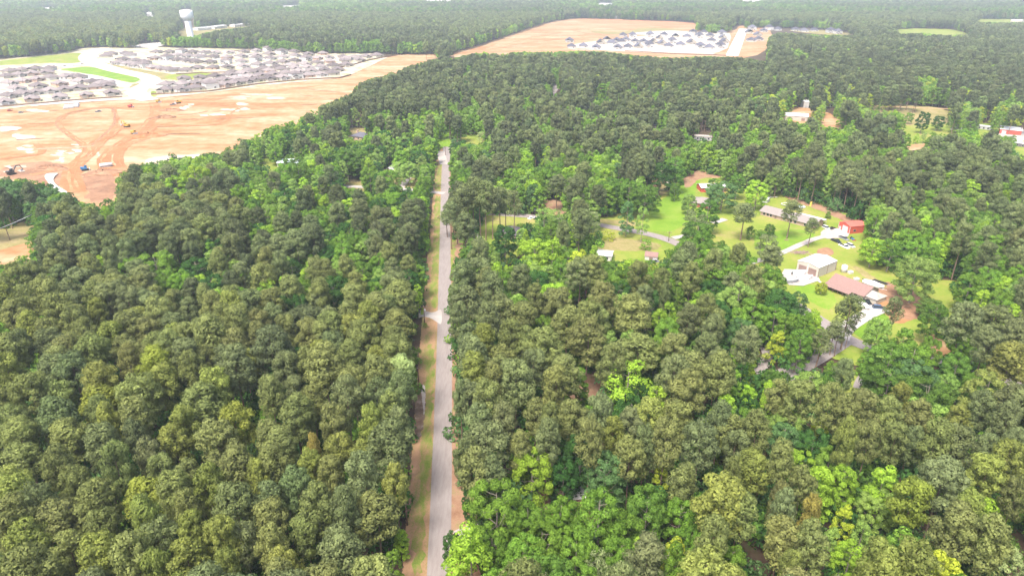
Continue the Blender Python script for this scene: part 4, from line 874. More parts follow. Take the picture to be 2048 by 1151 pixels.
HOUSES = [
 ('garden_shed', 'white garden shed with dark brown roof at the edge of the dry lawn', 'shed', (1289, 521), (1314, 523.5), 4.2, 2.3, 'gx', 1.5, 'white', 'brown_roof', .2, [('door', 'front', .5, 1.6, .05, 1.9, 'brown_door')]),
 ('white_outbuilding', 'white-roofed outbuilding nearly hidden by pines left of the white garden shed', 'outbuilding', (1192, 521), (1222, 524), 7, 2.8, 'gx', .7, 'white', 'white_roof', .3, win([.3, .7])),
 ('garden_shed', 'tan shed under the trees beyond the bright lawn', 'shed', (1331, 376), (1347.5, 377.5), 3.8, 2.2, 'gx', .9, 'cream', 'cream', .2, [('door', 'front', .5, 1.4, .05, 1.9, 'white')]),
 ('red_cabin', 'dark red building with a white metal roof behind the lawn trees', 'house', (1402, 386), (1452, 385), 9, 3.2, 'gx', 1.2, 'red_metal', 'white_roof', .4, win([.25, .6, .85])),
 ('brick_house', 'grey-roofed red brick house half hidden by trees above the bright lawn', 'house', (1379, 413), (1425, 421), 10, 2.8, 'hip', 2.4, 'red_brick', 'grey_roof', .6, win([.12, .28, .62, .85])),
 ('brick_house', 'house with dark grey roof behind the tall pines right of the road', 'house', (998, 475), (1042, 483), 10, 2.8, 'hip', 2.6, 'brick', 'dark_roof', .6, win([.2, .5, .8])),
 ('cabin', 'rust-red roofed cabin glimpsed among pines', 'cabin', (1150, 601), (1170, 603), 8, 2.8, 'gx', 1.8, 'red_brick', 'red_brick', .4, win([.3, .7])),
 ('hip_roof_house', 'slate-roofed house with chimney in the woods below the building site', 'house', (703, 279), (731, 283), 10, 2.9, 'hip', 2.8, 'brick', 'blue_roof', .5, win([.2, .5, .8]), None, (.25, .4)),
 ('metal_barn', 'long building with a pale aqua metal roof beside a green lawn', 'barn', (555, 335), (597, 335), 10, 3.2, 'gx', 1.5, 'cream', 'aqua_roof', .4, [('door', 'front', .3, 2.2, .05, 2.4, 'white')]+win([.6, .8])),
 ('wooden_barn', 'dark wooden barn with steep white roof left of the road', 'barn', (768, 354), (788, 355), 9, 3.2, 'gy', 3.2, 'wood', 'white_roof', .4, [('door', 'front', .5, 2.2, .05, 2.4, 'brown_door')]),
 ('white_outbuilding', 'low white-roofed outbuilding at the top of a short gravel drive', 'outbuilding', (804, 348), (832, 348), 6, 2.6, 'gx', .8, 'cream', 'white_roof', .3, win([.3, .7])),
 ('metal_warehouse', 'large building with white metal roof among trees at the far right', 'warehouse', (1568, 241), (1615, 244), 15, 4.5, 'gx', 1.5, 'cream', 'white_roof', .3, [('door', 'front', .8, 3, .05, 3, 'brown_door')]),
 ('white_outbuilding', 'tall narrow white building behind the large white-roofed warehouse', 'outbuilding', (1606, 216), (1617, 216), 7, 6, 'gx', 1, 'white', 'white_roof', .2, [('door', 'front', .5, 2, .05, 2.4, 'pipe_grey')]),
 ('mobile_home', 'grey mobile home at the far right by a tree', 'mobile home', (1952, 258), (1981, 262), 5, 3, 'gx', .6, 'pipe_grey', 'pipe_grey', .2, win([.2, .5, .8])),
 ('metal_warehouse', 'white-roofed metal building at the right edge beyond the pond', 'warehouse', (1998, 268), (2041, 272), 15, 4, 'gx', 1.6, 'red_metal', 'white_roof', .3, [('door', 'front', .2, 3, .05, 3, 'white')]),
 ('white_outbuilding', 'tiny white outbuilding alone in the far right meadow', 'outbuilding', (1904, 264), (1921, 265), 7, 2.8, 'gx', 1, 'white', 'white_roof', .3, win([.5])),
 ('mobile_home', 'dark mobile home cut by the right edge of the photo', 'mobile home', (2027, 293), (2062, 298), 6, 3, 'gx', .6, 'dark_roof', 'pipe_grey', .2, win([.2, .5, .8])),
 ('mobile_home', 'grey mobile home in the middle woods beside bare orange dirt', 'mobile home', (1388, 280), (1424, 282), 6, 3, 'gx', .8, 'pipe_grey', 'gravel', .2, win([.2, .5, .8])),
 ('cabin', 'blue-grey roofed cabin deep in the pines beyond the bright lawn', 'cabin', (1306, 258), (1321, 259), 7, 2.8, 'gx', 1.6, 'cream', 'blue_roof', .3, win([.5])),
 ('cabin', 'brown cabin at the small far clearing right of the road end', 'cabin', (1186, 183), (1203, 184), 8, 3, 'hip', 2.2, 'brick', 'red_brick', .4, win([.3, .7])),
 ('garden_shed', 'white shed beside the long brick ranch house', 'shed', (1521, 405), (1534, 407.5), 4, 2.4, 'gx', .8, 'pipe_grey', 'white_roof', .3, [('door', 'front', .5, 1.2, .05, 1.9, 'pipe_grey')]),
 ('garden_shed', 'small shed with pale roof at the end of the wooden fence', 'shed', (1147, 1012), (1170, 1009), 4, 2.2, 'gx', .7, 'wood', 'white_roof', .2, [('door', 'front', .5, 1, .05, 1.8, 'brown_door')]),
 ('garden_shed', 'grey-roofed shed beside the shady lawn below the cul-de-sac', 'shed', (1676, 812), (1692, 816), 3, 2.2, 'gx', .7, 'wood', 'pipe_grey', .2, [('door', 'front', .5, 1, .05, 1.8, 'brown_door')]),
 ('white_outbuilding', 'small pale outbuilding behind the far white warehouse', 'outbuilding', (1655, 215), (1670, 215), 7, 3, 'gx', 1, 'white', 'white_roof', .2, win([.5])),
 ('industrial_building', 'long white-roofed building above the far bare field', 'industrial building', (1219, 38), (1245, 38), 16, 7, 'gx', 1.5, 'cream', 'white_roof', .2, []),
 ('industrial_building', 'white building in hazy forest left of the water tower', 'industrial building', (292, 32), (307, 36), 22, 9, 'gx', 2, 'white', 'white_roof', .2, []),
 ('industrial_building', 'pale low building nearest the water tower foot', 'industrial building', (396, 62), (424, 60), 20, 6, 'gx', 1.2, 'white', 'white_roof', .2, []),
 ('industrial_building', 'pale low building second from the water tower', 'industrial building', (430, 59), (455, 56), 22, 6, 'gx', 1.2, 'white', 'white_roof', .2, []),
 ('industrial_building', 'pale low building farthest right of the water tower', 'industrial building', (470, 55), (500, 53), 22, 6, 'gx', 1.2, 'white', 'white_roof', .2, []),
 ('industrial_building', 'pale building in the hazy forest above the bare field', 'industrial building', (1196, 14), (1226, 15), 40, 12, 'gx', 2, 'white', 'white_roof', .2, []),
 ('industrial_building', 'white building in the hazy forest at the far right', 'industrial building', (2020, 46), (2042, 47), 20, 7, 'gx', 2, 'cream', 'white_roof', .2, []),
]
for q in HOUSES:
    q = list(q); name, label, cat, A, B, D, h, style, rh, wm, rm, o, ops = q[:13]
    if name == 'industrial_building': ops = [('door', 'front', .5, 4, .1, 4, 'pipe_grey')]
    house(name, label, cat, A, B, D, h, style, rh, wm, rm, o, ops, *(q[13:] or ()))
# ---- new housing: four plans, copied along the streets
def plan(W, D, h, rh, rm, wm, gable=False, two=False):
    parts = []
    hh = 5.6 if two else h
    parts.append(('wall', wall_mesh('hip', W, D, hh, rh).box(W*.08, -2.6, 0, W*.52, -.02, h), wm))
    r = roof_mesh('gy' if gable else 'hip', W, D, hh, rh, .5)
    g = roof_mesh('gy', W*.44, 6.5, h, rh*.55, .35); g.v = [(x+W*.08, y-2.6, z) for x, y, z in g.v]
    if not two: r.poly(g.v, g.f)
    parts.append(('roof', r, rm))
    if two: parts.append(('porch_roof', g, rm))
    if gable: parts[0][1].poly([(0, .1, hh), (W, .1, hh), (W/2, .1, hh+rh-.1), (0, .3, hh), (W, .3, hh), (W/2, .3, hh+rh-.1)], [(0, 1, 2), (3, 5, 4)])
    parts.append(('garage_door', MB().box(W*.14, -2.66, .1, W*.46, -2.604, 2.3), 'gravel'))
    for q in ((W*.62, -.06, .9, W*.86, -.004, 2.1), (W+.004, D*.3, .9, W+.06, D*.42, 2.1), (W*.25, D+.004, .9, W*.4, D+.06, 2.1)): parts.append(('window', MB().box(*q), 'glass'))
    out = []
    for nm, mb, m in parts:
        mb.v = [(x-W/2, y-D/2, z) for x, y, z in mb.v]; me = mb.mesh(nm); me.materials.append(M[m]); out.append((nm, me))
    return out
PL = [plan(12.5, 15, 2.9, 3.0, 'pink_roof', 'white'), plan(13.5, 14, 2.9, 3.2, 'pink_roof_b', 'cream'), plan(12, 13, 2.9, 3.0, 'pink_roof', 'brick'), plan(12.5, 13, 2.9, 2.8, 'pink_roof_b', 'white', two=True)]
PR = [plan(13, 15, 3.0, 4.6, 'blue_roof', 'white'), plan(12.5, 14, 3.0, 4.4, 'blue_roof', 'cream', gable=True), plan(13, 14, 3.0, 4.6, 'blue_roof', 'white', two=True)]
def put_plan(P, x, y, rz, label, group, s=1.0):
    e = empty('tract_house', (x, y, 0), rz, label, 'house', group); e.scale = (s, s, s)
    for nm, me in P:
        o = bpy.data.objects.new(nm, me); COL.objects.link(o); o.parent = e
LEFTROWS = [  # block, row line in picture px, house count
 ('A', [(-4, 210), (60, 203), (150, 196), (238, 189)], 9), ('A', [(4, 198), (60, 190), (150, 181), (232, 175)], 8), ('A', [(12, 184), (80, 176), (170, 166), (240, 176)], 7),
 ('A', [(4, 172), (60, 164), (120, 157), (170, 158)], 6), ('A', [(0, 158), (50, 152), (110, 148)], 4), ('A', [(8, 148), (60, 142), (112, 141)], 4),
 ('B', [(316, 184), (360, 183), (430, 176), (512, 163), (600, 156), (676, 149)], 14), ('B', [(318, 173), (370, 173), (440, 165), (520, 155), (600, 147), (690, 142)], 14),
 ('B', [(352, 162), (430, 157), (500, 149), (570, 142), (650, 136), (706, 132)], 13), ('B', [(450, 150), (520, 143), (590, 134), (660, 126), (735, 122)], 10),
 ('B', [(232, 128), (270, 133), (310, 139), (350, 145), (390, 143)], 8), ('B', [(380, 139), (440, 139), (510, 134), (580, 126), (640, 119), (700, 116)], 12),
 ('B', [(300, 119), (350, 122), (400, 128), (460, 128), (530, 121), (600, 113), (660, 109)], 14), ('B', [(235, 121), (270, 124), (300, 129)], 3),
 ('B', [(345, 113), (400, 117), (460, 118), (530, 112), (600, 105)], 10), ('B', [(205, 117), (225, 110), (250, 109), (262, 115)], 4), ('B', [(300, 107), (360, 107), (420, 109), (480, 107), (550, 102)], 10),
 ('B', [(650, 128), (710, 118), (765, 113)], 6)]
cnt = {'A': 0, 'B': 0}; rh_ = random.Random(5); BN = {'A': 'left of the pale boulevard', 'B': 'right of the pale boulevard'}
placed = []
for blk, line, n in LEFTROWS:
    w = [at(*p) for p in line]; seg = [(w[i+1]-w[i]).length for i in range(len(w)-1)]; T = sum(seg); row = cnt[blk]; cnt[blk] += 1
    for k in range(n):
        d = T*(k+.5)/n; i = 0
        while i < len(seg)-1 and d > seg[i]: d -= seg[i]; i += 1
        p = w[i].lerp(w[i+1], min(1, d/seg[i])); dr = w[i+1]-w[i]
        if any((p-q).length < 13 for q in placed): continue
        placed.append(p)
        v = rh_.choice([0, 0, 1, 1, 2, 3 if rh_.random() < .5 else 0])
        hue = ['light grey-roofed white', 'taupe-roofed cream', 'light grey-roofed tan', 'tall taupe-roofed white'][v]
        put_plan(PL[v], p.x, p.y, math.atan2(dr.y, dr.x)+rh_.choice([0, 0, math.pi])+rh_.uniform(-.06, .06), f"{hue} house, {ordn(k)} along the {ordn(row)} row up, {BN[blk]}", 'tract houses ' + BN[blk], rh_.uniform(1.08, 1.2))
RIGHT = [(1143, 96), (1167, 95), (1193, 98), (1153, 84), (1139, 84), (1202, 88), (1214, 82), (1223, 89), (1234, 84), (1242, 90), (1252, 82), (1246, 73), (1265, 75), (1270, 86), (1300, 74), (1287, 86), (1307, 87), (1298, 95), (1277, 96), (1256, 97), (1236, 98), (1319, 79), (1328, 72), (1324, 90), (1337, 95), (1344, 86), (1351, 75), (1361, 92), (1374, 76), (1382, 88), (1398, 76), (1400, 97), (1418, 98), (1440, 96), (1423, 84), (1420, 74), (1443, 71), (1445, 78), (1448, 86), (1498, 67), (1504, 60), (1515, 72), (1502, 83), (1517, 81), (1527, 64), (1538, 60), (1555, 61), (1590, 62), (1608, 64), (1628, 63), (1660, 66), (1675, 68), (1408, 67), (1386, 66)]
placed = []
for k, (x, y) in enumerate(sorted(RIGHT)):
    p = at(x, y)
    if any((p-q).length < 15 for q in placed): continue
    placed.append(p); v = rh_.choice([0, 0, 1, 2])
    where = f"{ordn(len(placed)-1)} from the left" if len(placed) <= 60 else ''
    put_plan(PR[v], p.x, p.y, rh_.uniform(-.08, .08)+rh_.choice([0, math.pi]), f"slate-roofed {['white', 'gabled cream', 'tall white'][v]} house, {where} in the new estate on bare earth", 'slate-roofed new houses on bare earth', rh_.uniform(1.12, 1.25))
# ---- water tower
b = at(382, 77); lo, hi = 10, 90
for _ in range(30):
    h = (lo+hi)/2
    if proj((b.x, b.y, h))[1][0] > 20: lo = h
    else: hi = h
wt = empty('water_tower', (b.x, b.y, 0), 0, 'white water tower with flared tank rising above the far woods', 'water tower'); TR = 13.5/F*b.y*1.0
MB().tube([(0, 0, 0), (0, 0, 3), (0, 0, h*.5), (0, 0, h*.62)], [7.4, 6.4, 6.2, 6.6], 28, cap=True).build('stem', 'tower_white', wt, True)
MB().tube([(0, 0, h*.62), (0, 0, h*.70), (0, 0, h*.76), (0, 0, h*.93), (0, 0, h*.985), (0, 0, h)], [6.6, 10.2, 12.6, 12.8, 11.6, 3.6], 32).build('tank', 'tower_white', wt, True)
MB().box(-1.5, -7.9, 0, 1.5, -6.4, 4).build('door', 'pipe_grey', wt)
# ---- fences
def fence(label, pts, h, m='wood_fence', sp=2.6):
    w = [at(*p) for p in pts]; o = w[0]; e = empty('wooden_fence', (o.x, o.y, 0), 0, label, 'fence')
    mb = MB(); ps = MB()
    for a, c in zip(w, w[1:]):
        a, c = a-o, c-o; d = (c-a).normalized(); n = Vector((-d.y, d.x, 0))*.03
        mb.poly([a-n+Vector((0, 0, .08)), c-n+Vector((0, 0, .08)), c+n+Vector((0, 0, .08)), a+n+Vector((0, 0, .08)), a-n+Vector((0, 0, h)), c-n+Vector((0, 0, h)), c+n+Vector((0, 0, h)), a+n+Vector((0, 0, h))], [(0, 3, 2, 1), (4, 5, 6, 7), (0, 1, 5, 4), (1, 2, 6, 5), (2, 3, 7, 6), (3, 0, 4, 7)])
        L = (c-a).length; k = max(1, int(L/sp))
        for i in range(min(k, 60)):
            q = a.lerp(c, i/min(k, 60)); ps.box(q.x-.07, q.y-.12, 0, q.x+.07, q.y-.0, h+.12)
    mb.build('board_panel', m, e); po = ps.build('post', m, e); po['kind'] = 'stuff'
fence('brown board fence round the houses facing the graded earth', [(303, 190), (340, 189), (420, 184), (512, 170), (600, 161), (680, 157), (702, 151)], 2.0)
fence('rust-brown board fence along the upper edge of the graded earth', [(668, 138), (700, 133), (740, 121), (796, 111)], 2.2)
fence('board fence beside the boulevard left of the graded earth', [(-10, 216), (60, 210), (150, 202), (245, 195)], 1.9)
fence('board fence behind the back row of pale houses', [(455, 104), (560, 98), (620, 106)], 1.9)
fence('board fence round the pale houses near the curved grass strip', [(352, 150), (400, 147), (450, 146), (540, 140)], 1.9)
fence('long board fence below the slate-roofed houses', [(1250, 103), (1340, 108), (1452, 112)], 1.9)
fence('dark wooden yard fence among the oaks right of the road', [(1066, 1013), (1105, 1006), (1147, 1000)], 1.7, sp=2.2)
fence('low white board fence at the foot of the shady lawn', [(1732, 811), (1742, 815), (1756, 822)], 1.2, 'white', 2)
# ---- utility poles
def pole(label, x, y, ty, arm=True, can=False, r=.15):
    b = at(x, y); lo, hi = 2, 22
    for _ in range(25):
        h = (lo+hi)/2
        if proj((b.x, b.y, h))[1][0] > ty: lo = h
        else: hi = h
    e = empty('utility_pole', (b.x, b.y, 0), 0, label, 'utility pole', None)
    MB().tube([(0, 0, 0), (0, 0, h)], [r*1.25, r*.8], 8).build('post', 'wood', e, True)
    if arm:
        MB().box(-1.1, -.22, h-.75, 1.1, -.1, h-.6).build('crossarm', 'wood', e)
        for sx in (-1, 0, 1): MB().tube([(sx, -.16, h-.6), (sx, -.16, h-.38)], [.06, .04], 6).build('insulator', 'white', e)
    if can: MB().tube([(.36, -.1, h-2.6), (.36, -.1, h-1.6)], [.3, .3], 10).build('transformer', 'pipe_grey', e, True)
    return e, h
pole('wooden utility pole nearest the foot of the photo, left of the road', 815, 1053, 1002)
pole('wooden utility pole by the muddy ditch, left of the road', 838.5, 775, 732)
pole('wooden utility pole standing where the pale driveway leaves the road', 849.5, 648, 610, True, True)
pole('wooden utility pole at the treeline above the long green verge', 859.5, 488, 446)
pole('far utility pole beside the upper road crossing', 864, 384, 352)
pole('small utility pole at the bend of the curving road below the bright lawn', 1337, 484, 462, True)
pole('leaning utility pole with a pale transformer near the right dirt patch', 1856, 690, 648, True, True, .19)
pole('short pale pole on the needle verge right of the road', 935, 1026, 1004, False, False, .1)
pole('utility pole at the end of the road before the bend', 891, 312, 292, True)
# power line over the rough grass at the left edge
pa, ha = pole('utility pole in the trees above the left rough grass, carrying wires', 118, 450, 405)
A0 = pa.location+Vector((0, 0, ha-.5)); B0 = at(-90, 486, 11)
for k, off in enumerate((-1.0, 0, 1.0)):
    pts = [A0.lerp(B0, t/10)+Vector((off*.3, off, -1.6*math.sin(math.pi*t/10))) for t in range(11)]
    tag(MB().tube(pts, [.05]*11, 5).build('power_line', 'pipe_grey'), ['upper', 'middle', 'lower'][k]+' wire crossing above the rough grass at the left edge', 'power line')
# ------------------------------------------------------------------ vehicles, boats, machines, yard things
def heading(x, y, dx, dy):
    a, b = at(x, y), at(x+dx, y+dy); d = b-a; return a, math.atan2(d.y, d.x)
def wheels(e, xs, hw, r=.36, w=.25):
    for x in xs:
        for s in (-1, 1):
            o = MB().tube([(x, s*(hw-w), r), (x, s*hw, r)], [r, r], 12).build('wheel', 'black', e); MB().tube([(x, s*(hw-.02), r), (x, s*(hw+.02), r)], [r*.55, r*.5], 10).build('rim', 'pipe_grey', o)
def loft(secs):
    """body from cross-sections: x, half width low, half width high, z low, z high"""
    mb = MB(); v = []
    for x, wl, wh, zl, zh in secs: v += [(x, -wl, zl), (x, wl, zl), (x, wl*1.02, (zl+zh)/2), (x, wh, zh), (x, -wh, zh), (x, -wl*1.02, (zl+zh)/2)]
    n = 6; f = [tuple(range(n))[::-1], tuple(range(len(v)-n, len(v)))]
    for i in range(len(secs)-1):
        for k in range(n): f.append((i*n+k, i*n+(k+1) % n, (i+1)*n+(k+1) % n, (i+1)*n+k))
    return mb.poly(v, f)
def car(label, x, y, dx, dy, paint, kind='car'):
    a, rz = heading(x, y, dx, dy)
    nm = {'car': 'parked_car', 'suv': 'parked_suv', 'pickup': 'pickup_truck'}[kind]
    e = empty(nm, (a.x, a.y, .06), rz, label, {'car': 'car', 'suv': 'suv', 'pickup': 'pickup truck'}[kind])
    L = {'car': 4.6, 'suv': 4.9, 'pickup': 5.9}[kind]; hl = L/2; zt = {'car': 1.42, 'suv': 1.8, 'pickup': 1.85}[kind]; bz = .95 if kind == 'car' else 1.1
    loft([(-hl, .8, .7, .4, bz-.1), (-hl+.15, .92, .84, .3, bz), (-.3, .95, .88, .28, bz), (hl-.9, .93, .82, .3, bz-.06), (hl-.1, .85, .72, .38, bz-.2), (hl, .75, .62, .45, bz-.3)]).build('body', paint, e)
    if kind == 'pickup': c = (-.35, 1.75); MB().box(-hl+.15, -.78, bz+.005, -.5, .78, bz+.03).build('cargo_bed', 'black', e)
    elif kind == 'suv': c = (-hl+.15, 1.25)
    else: c = (-hl+.75, 1.05)
    loft([(c[0], .82, .66, bz-.02, zt-.12), (c[0]+.3, .84, .70, bz-.02, zt-.08), (c[1]-.7, .84, .70, bz-.02, zt-.08), (c[1], .82, .6, bz-.02, bz+.15)]).build('window_band', 'glass', e)
    MB().box(c[0]+.25, -.69, zt-.09, c[1]-.65, .69, zt).build('cabin_roof', paint, e)
    wheels(e, (-hl+1.0, hl-1.0), .95)
    for s in (-1, 1): MB().box(hl-.1, s*.5-.14, bz-.42, hl+.02, s*.5+.14, bz-.28).build('headlight', 'white', e)
    return e
car('dark blue suv parked on the concrete driveway corner', 1757, 618, 9, .6, 'car_blue', 'suv')
car('silver car tucked beside the carport of the brown-roofed house', 1747, 591, 8, -3, 'car_silver')
car('black pickup truck beside the brown-roofed house at the driveway head', 1731, 606, 8, 5, 'car_black', 'pickup')
car('silver suv parked at the corner of the long brick ranch house', 1652, 458, 7, 3, 'car_silver', 'suv')
car('black pickup truck at the left of the trucks on the grass', 1672, 485, 9, 4, 'car_black', 'pickup')
car('grey pickup truck parked nearest the gravel yard', 1687, 479, 9, 4, 'car_grey', 'pickup')
car('white pickup truck between the black pickup and the end car', 1688, 495, 9, 4, 'car_white', 'pickup')
car('white and dark car at the right end of the trucks on the grass', 1701, 494, 8, 4, 'car_silver', 'suv')
car('dark vehicle in front of the white garden shed', 1308, 526, 8, -1.5, 'car_grey', 'suv')
car('white car under trees by the curving road', 1063, 438, 6, -2, 'car_white')
car('black car right of the white car under the trees', 1076, 441, 6, 1, 'car_black')
car('white van-like vehicle in the shade beyond the curving road', 1071, 420, 1, 5, 'car_white', 'suv')
car('small dark car at the corner of the red metal shed', 1664, 459, 6, -2, 'car_black')
for i, (x, y, c, w) in enumerate([(197, 224, 'car_grey', 'grey pickup alone on the graded earth near the tracks'), (20, 222, 'car_red', 'red car beside the boulevard at the left edge'), (42, 226, 'car_grey', 'small grey car on the graded earth near the left edge'), (346, 210, 'car_grey', 'grey vehicle on the red dirt below the board fence')]):
    car(w, x, y, 8, -1, c, 'pickup' if i in (0, 3) else 'car')
for k, (x, y) in enumerate([(95, 139), (130, 133), (165, 128), (147, 133), (60, 136), (30, 138), (210, 112), (275, 118), (325, 122), (1478, 82), (1472, 94), (1468, 104), (1486, 74), (1483, 66)]):
    car(f"tiny parked car, {ordn(k)} one along the pale estate streets", x, y, 6, -1, ['car_white', 'car_grey', 'car_black'][k % 3])
def boat(label, x, y, dx, dy, L, hull='car_white', cover='white', trailer=True):
    a, rz = heading(x, y, dx, dy); e = empty('motor_boat', (a.x, a.y, .06), rz, label, 'boat'); h = L/2; z = .75
    v = [(-h, .9, .9, z, z+.95), (-h*.3, 1.15, 1.2, z-.05, z+1.0), (h*.35, .95, 1.15, z, z+1.1), (h*.8, .35, .6, z+.25, z+1.25), (h, .04, .08, z+.7, z+1.35)]
    loft(v).build('hull', hull, e)
    loft([(-h*.9, .8, .5, z+.93, z+1.25), (-h*.1, 1.05, .7, z+.98, z+1.65), (h*.45, .85, .4, z+1.1, z+1.5), (h*.85, .3, .1, z+1.22, z+1.34)]).build('deck_cover', cover, e)
    MB().box(-h-.45, -.22, z+.1, -h-.01, .22, z+1.2).build('outboard_motor', 'black', e)
    if trailer:
        MB().box(-h*.8, -.9, .45, h*.9, -.78, .57).box(-h*.8, .78, .45, h*.9, .9, .57).box(h*.9, -.9, .45, h*.98, .9, .57).box(h*.98, -.06, .45, h*1.3, .06, .57).build('trailer_frame', 'pipe_grey', e)
        wheels(e, (-h*.25,), 1.25, .34)
boat('white boat on a trailer standing farther up the workshop apron', 1599, 550, 9, -1, 7.5, 'car_white', 'aqua_roof')
boat('long white boat on a trailer before the workshop roll-up doors', 1608, 560, 10, -1.2, 8)
boat('low dark-hulled boat at the near end of the workshop apron', 1584, 566, 10, -.8, 6, 'car_grey', 'pipe_grey')
boat('big covered white boat on a trailer behind the brown-roofed house', 1746, 573, 10, 3.5, 9, 'car_white', 'white')
boat('small white boat on the concrete driveway', 1727, 617, 7, 4.5, 5.5, 'car_white', 'white', False)
a, rz = heading(1760, 566, 9, 3); e = empty('flat_trailer', (a.x, a.y, .05), rz, 'dark flat trailer beside the big covered boat', 'trailer')
MB().box(-3, -1, .55, 3, 1, .7).build('deck', 'black', e); MB().box(3, -.06, .5, 4.3, .06, .62).build('drawbar', 'pipe_grey', e); wheels(e, (-.5, .5), 1.25, .33)
a, rz = heading(1704, 480, 6, 4); e = empty('garden_tractor', (a.x, a.y, .04), rz, 'blue and orange garden tractor on the grass by the trucks', 'tractor')
loft([(-.4, .4, .35, .5, 1.0), (1.3, .38, .3, .5, 1.15), (1.7, .3, .25, .6, 1.0)]).build('bonnet', 'blue_tarp', e); MB().box(-1.2, -.3, .8, -.5, .3, 1.0).box(-1.3, -.3, 1.0, -1.15, .3, 1.5).build('seat', 'black', e); MB().box(1.9, -.9, .15, 2.1, .9, .8).build('front_loader', 'car_red', e); wheels(e, (-1.0,), .8, .6, .35); wheels(e, (1.2,), .6, .35, .22)
# machines on the earth
def digger(label, x, y, dx, dy, m='yellow', s=1.0, arm=True):
    a, rz = heading(x, y, dx, dy); e = empty('excavator', (a.x, a.y, .1), rz, label, 'excavator'); e.scale = (s, s, s)
    for k in (-1, 1): MB().prism([(-2.1, .2), (-1.7, 0), (1.7, 0), (2.1, .2), (2.1, .7), (1.7, .9), (-1.7, .9), (-2.1, .7)], k*1.3-.3, k*1.3+.3).build('track', 'black', e).rotation_euler = (0, 0, math.pi/2)
    MB().box(-2.6, -1.35, 1.05, 1.2, 1.35, 2.2).box(-2.6, -1.2, 2.2, -1.2, 1.2, 2.5).build('body', m, e)
    c = MB().box(-.2, .2, 2.21, 1.3, 1.3, 3.2).build('cab', m, e); MB().box(.0, .16, 2.4, 1.33, 1.34, 3.0).build('cab_window', 'glass', c)
    if arm:
        MB().tube([(1.0, -.4, 1.8), (3.2, -.4, 4.6), (5.4, -.4, 4.4)], [.38, .42, .28], 6).build('boom', m, e); MB().tube([(5.3, -.4, 4.6), (6.6, -.4, 1.8)], [.28, .2], 6).build('stick', m, e)
        MB().prism([(-.5, 0), (.5, 0), (.7, .9), (-.2, 1.2)], -1.0, .2).build('bucket', 'pipe_grey', e).location = (6.4, 0, .7)
    else: MB().prism([(-2.0, 0), (2.0, 0), (2.0, 1.4), (-2.0, 1.4)], 2.4, 2.7).build('blade', 'pipe_grey', e)
digger('yellow excavator with raised arm in the middle of the graded earth', 254, 254, -9, -1, s=1.05)
digger('yellow bulldozer pushing soil beside the winding dirt track', 268, 268, 9, 2, s=1.0, arm=False)
digger('dark excavator with folded arm at the left edge above the trees', 24, 349, 9, -2, 'car_black', 1.1)
digger('yellow bulldozer just below the end of the boulevard', 317, 205, 9, 1, s=.95, arm=False)
digger('yellow bulldozer on the red dirt farther right of the boulevard', 357, 207, -9, 1, s=1.1, arm=False)
digger('red loader below the curved end of the boulevard', 262, 215, 9, 0, 'car_red', .95, False)
digger('blue loader near the dark soil above the left woods', 171, 341, 9, -1, 'blue_tarp', 1.0, False)
for k, (x, y, l) in enumerate([(133, 215, 'left'), (143, 214, 'middle'), (153, 212, 'right')]):
    a, rz = heading(x, y, 3, -6); e = empty('pipe_stack', (a.x, a.y, .08), rz, f'{l} of three stacks of white pipes below the boulevard', 'pipe stack', 'stacks of white pipes')
    for i in range(5): MB().tube([(-10, (i-2)*.95, .5), (10, (i-2)*.95, .5)], [.45, .45], 10).build('pipe', 'white', e, True)
    for i in range(4): MB().tube([(-10, (i-1.5)*.95, 1.3), (10, (i-1.5)*.95, 1.3)], [.45, .45], 10).build('pipe', 'white', e, True)
a, rz = heading(213, 334, 8, -1); e = empty('fuel_tank', (a.x, a.y, .08), rz, 'white site tank on skids above the edge of the left woods', 'tank')
MB().tube([(-4, 0, 1.5), (-3.6, 0, 1.5), (3.6, 0, 1.5), (4, 0, 1.5)], [.8, 1.3, 1.3, .8], 16).build('tank_body', 'white', e, True); MB().box(-3, -1.1, 0, 3, -.8, .4).box(-3, .8, 0, 3, 1.1, .4).build('skid', 'pipe_grey', e)
tag(ribbon('plastic_sheet', [(108, 348), (103, 350), (99, 357), (102, 366), (110, 376), (117, 384), (124, 389)], lambda t: 5+2*math.sin(t*9), .3, 'pale_concrete', kind=None), 'winding strip of white plastic sheet on dark dirt above the left woods', 'plastic sheet')
def mound(label, x, y, rx, ry, h, m='earth_track', seed=0, name='dirt_mound', cat='dirt mound', rot=0.0):
    c = at(x, y); rg = np.random.default_rng(seed); v = [(0, 0, h)]; f = []; K, Rn = 20, 6
    for r in range(1, Rn+1):
        for k in range(K):
            t = 2*math.pi*k/K; q = r/Rn; w = 1+.18*math.sin(3*t+seed)+.1*rg.normal()
            v.append((rx*q*w*math.cos(t), ry*q*w*math.sin(t), max(-.05, h*(1-q*q)*(1+.22*rg.normal())) if r < Rn else -.05))
    for k in range(K): f.append((0, 1+k, 1+(k+1) % K))
    for r in range(Rn-1):
        for k in range(K): a, b = 1+r*K+k, 1+r*K+(k+1) % K; f.append((a, a+K, b+K, b))
    o = MB().poly(v, f).build(name, m); o.location = (c.x, c.y, .2); o.rotation_euler = (0, 0, rot); tag(o, label, cat); return o
mound('long orange soil heap along the winding dirt track', 296, 274, 13, 6, 2.6, 'earth_track', 3, rot=.5)
mound('dark orange soil heap beside the upper dirt track', 330, 236, 12, 4, 2.4, 'earth_dark', 5, rot=.4)
mound('low brown heap above the left woods near the white tank', 210, 346, 14, 8, 2.2, 'earth_dark', 8)
mound('flat brown heap right of the grey excavator', 100, 338, 13, 6, 2.0, 'earth_dark', 9)
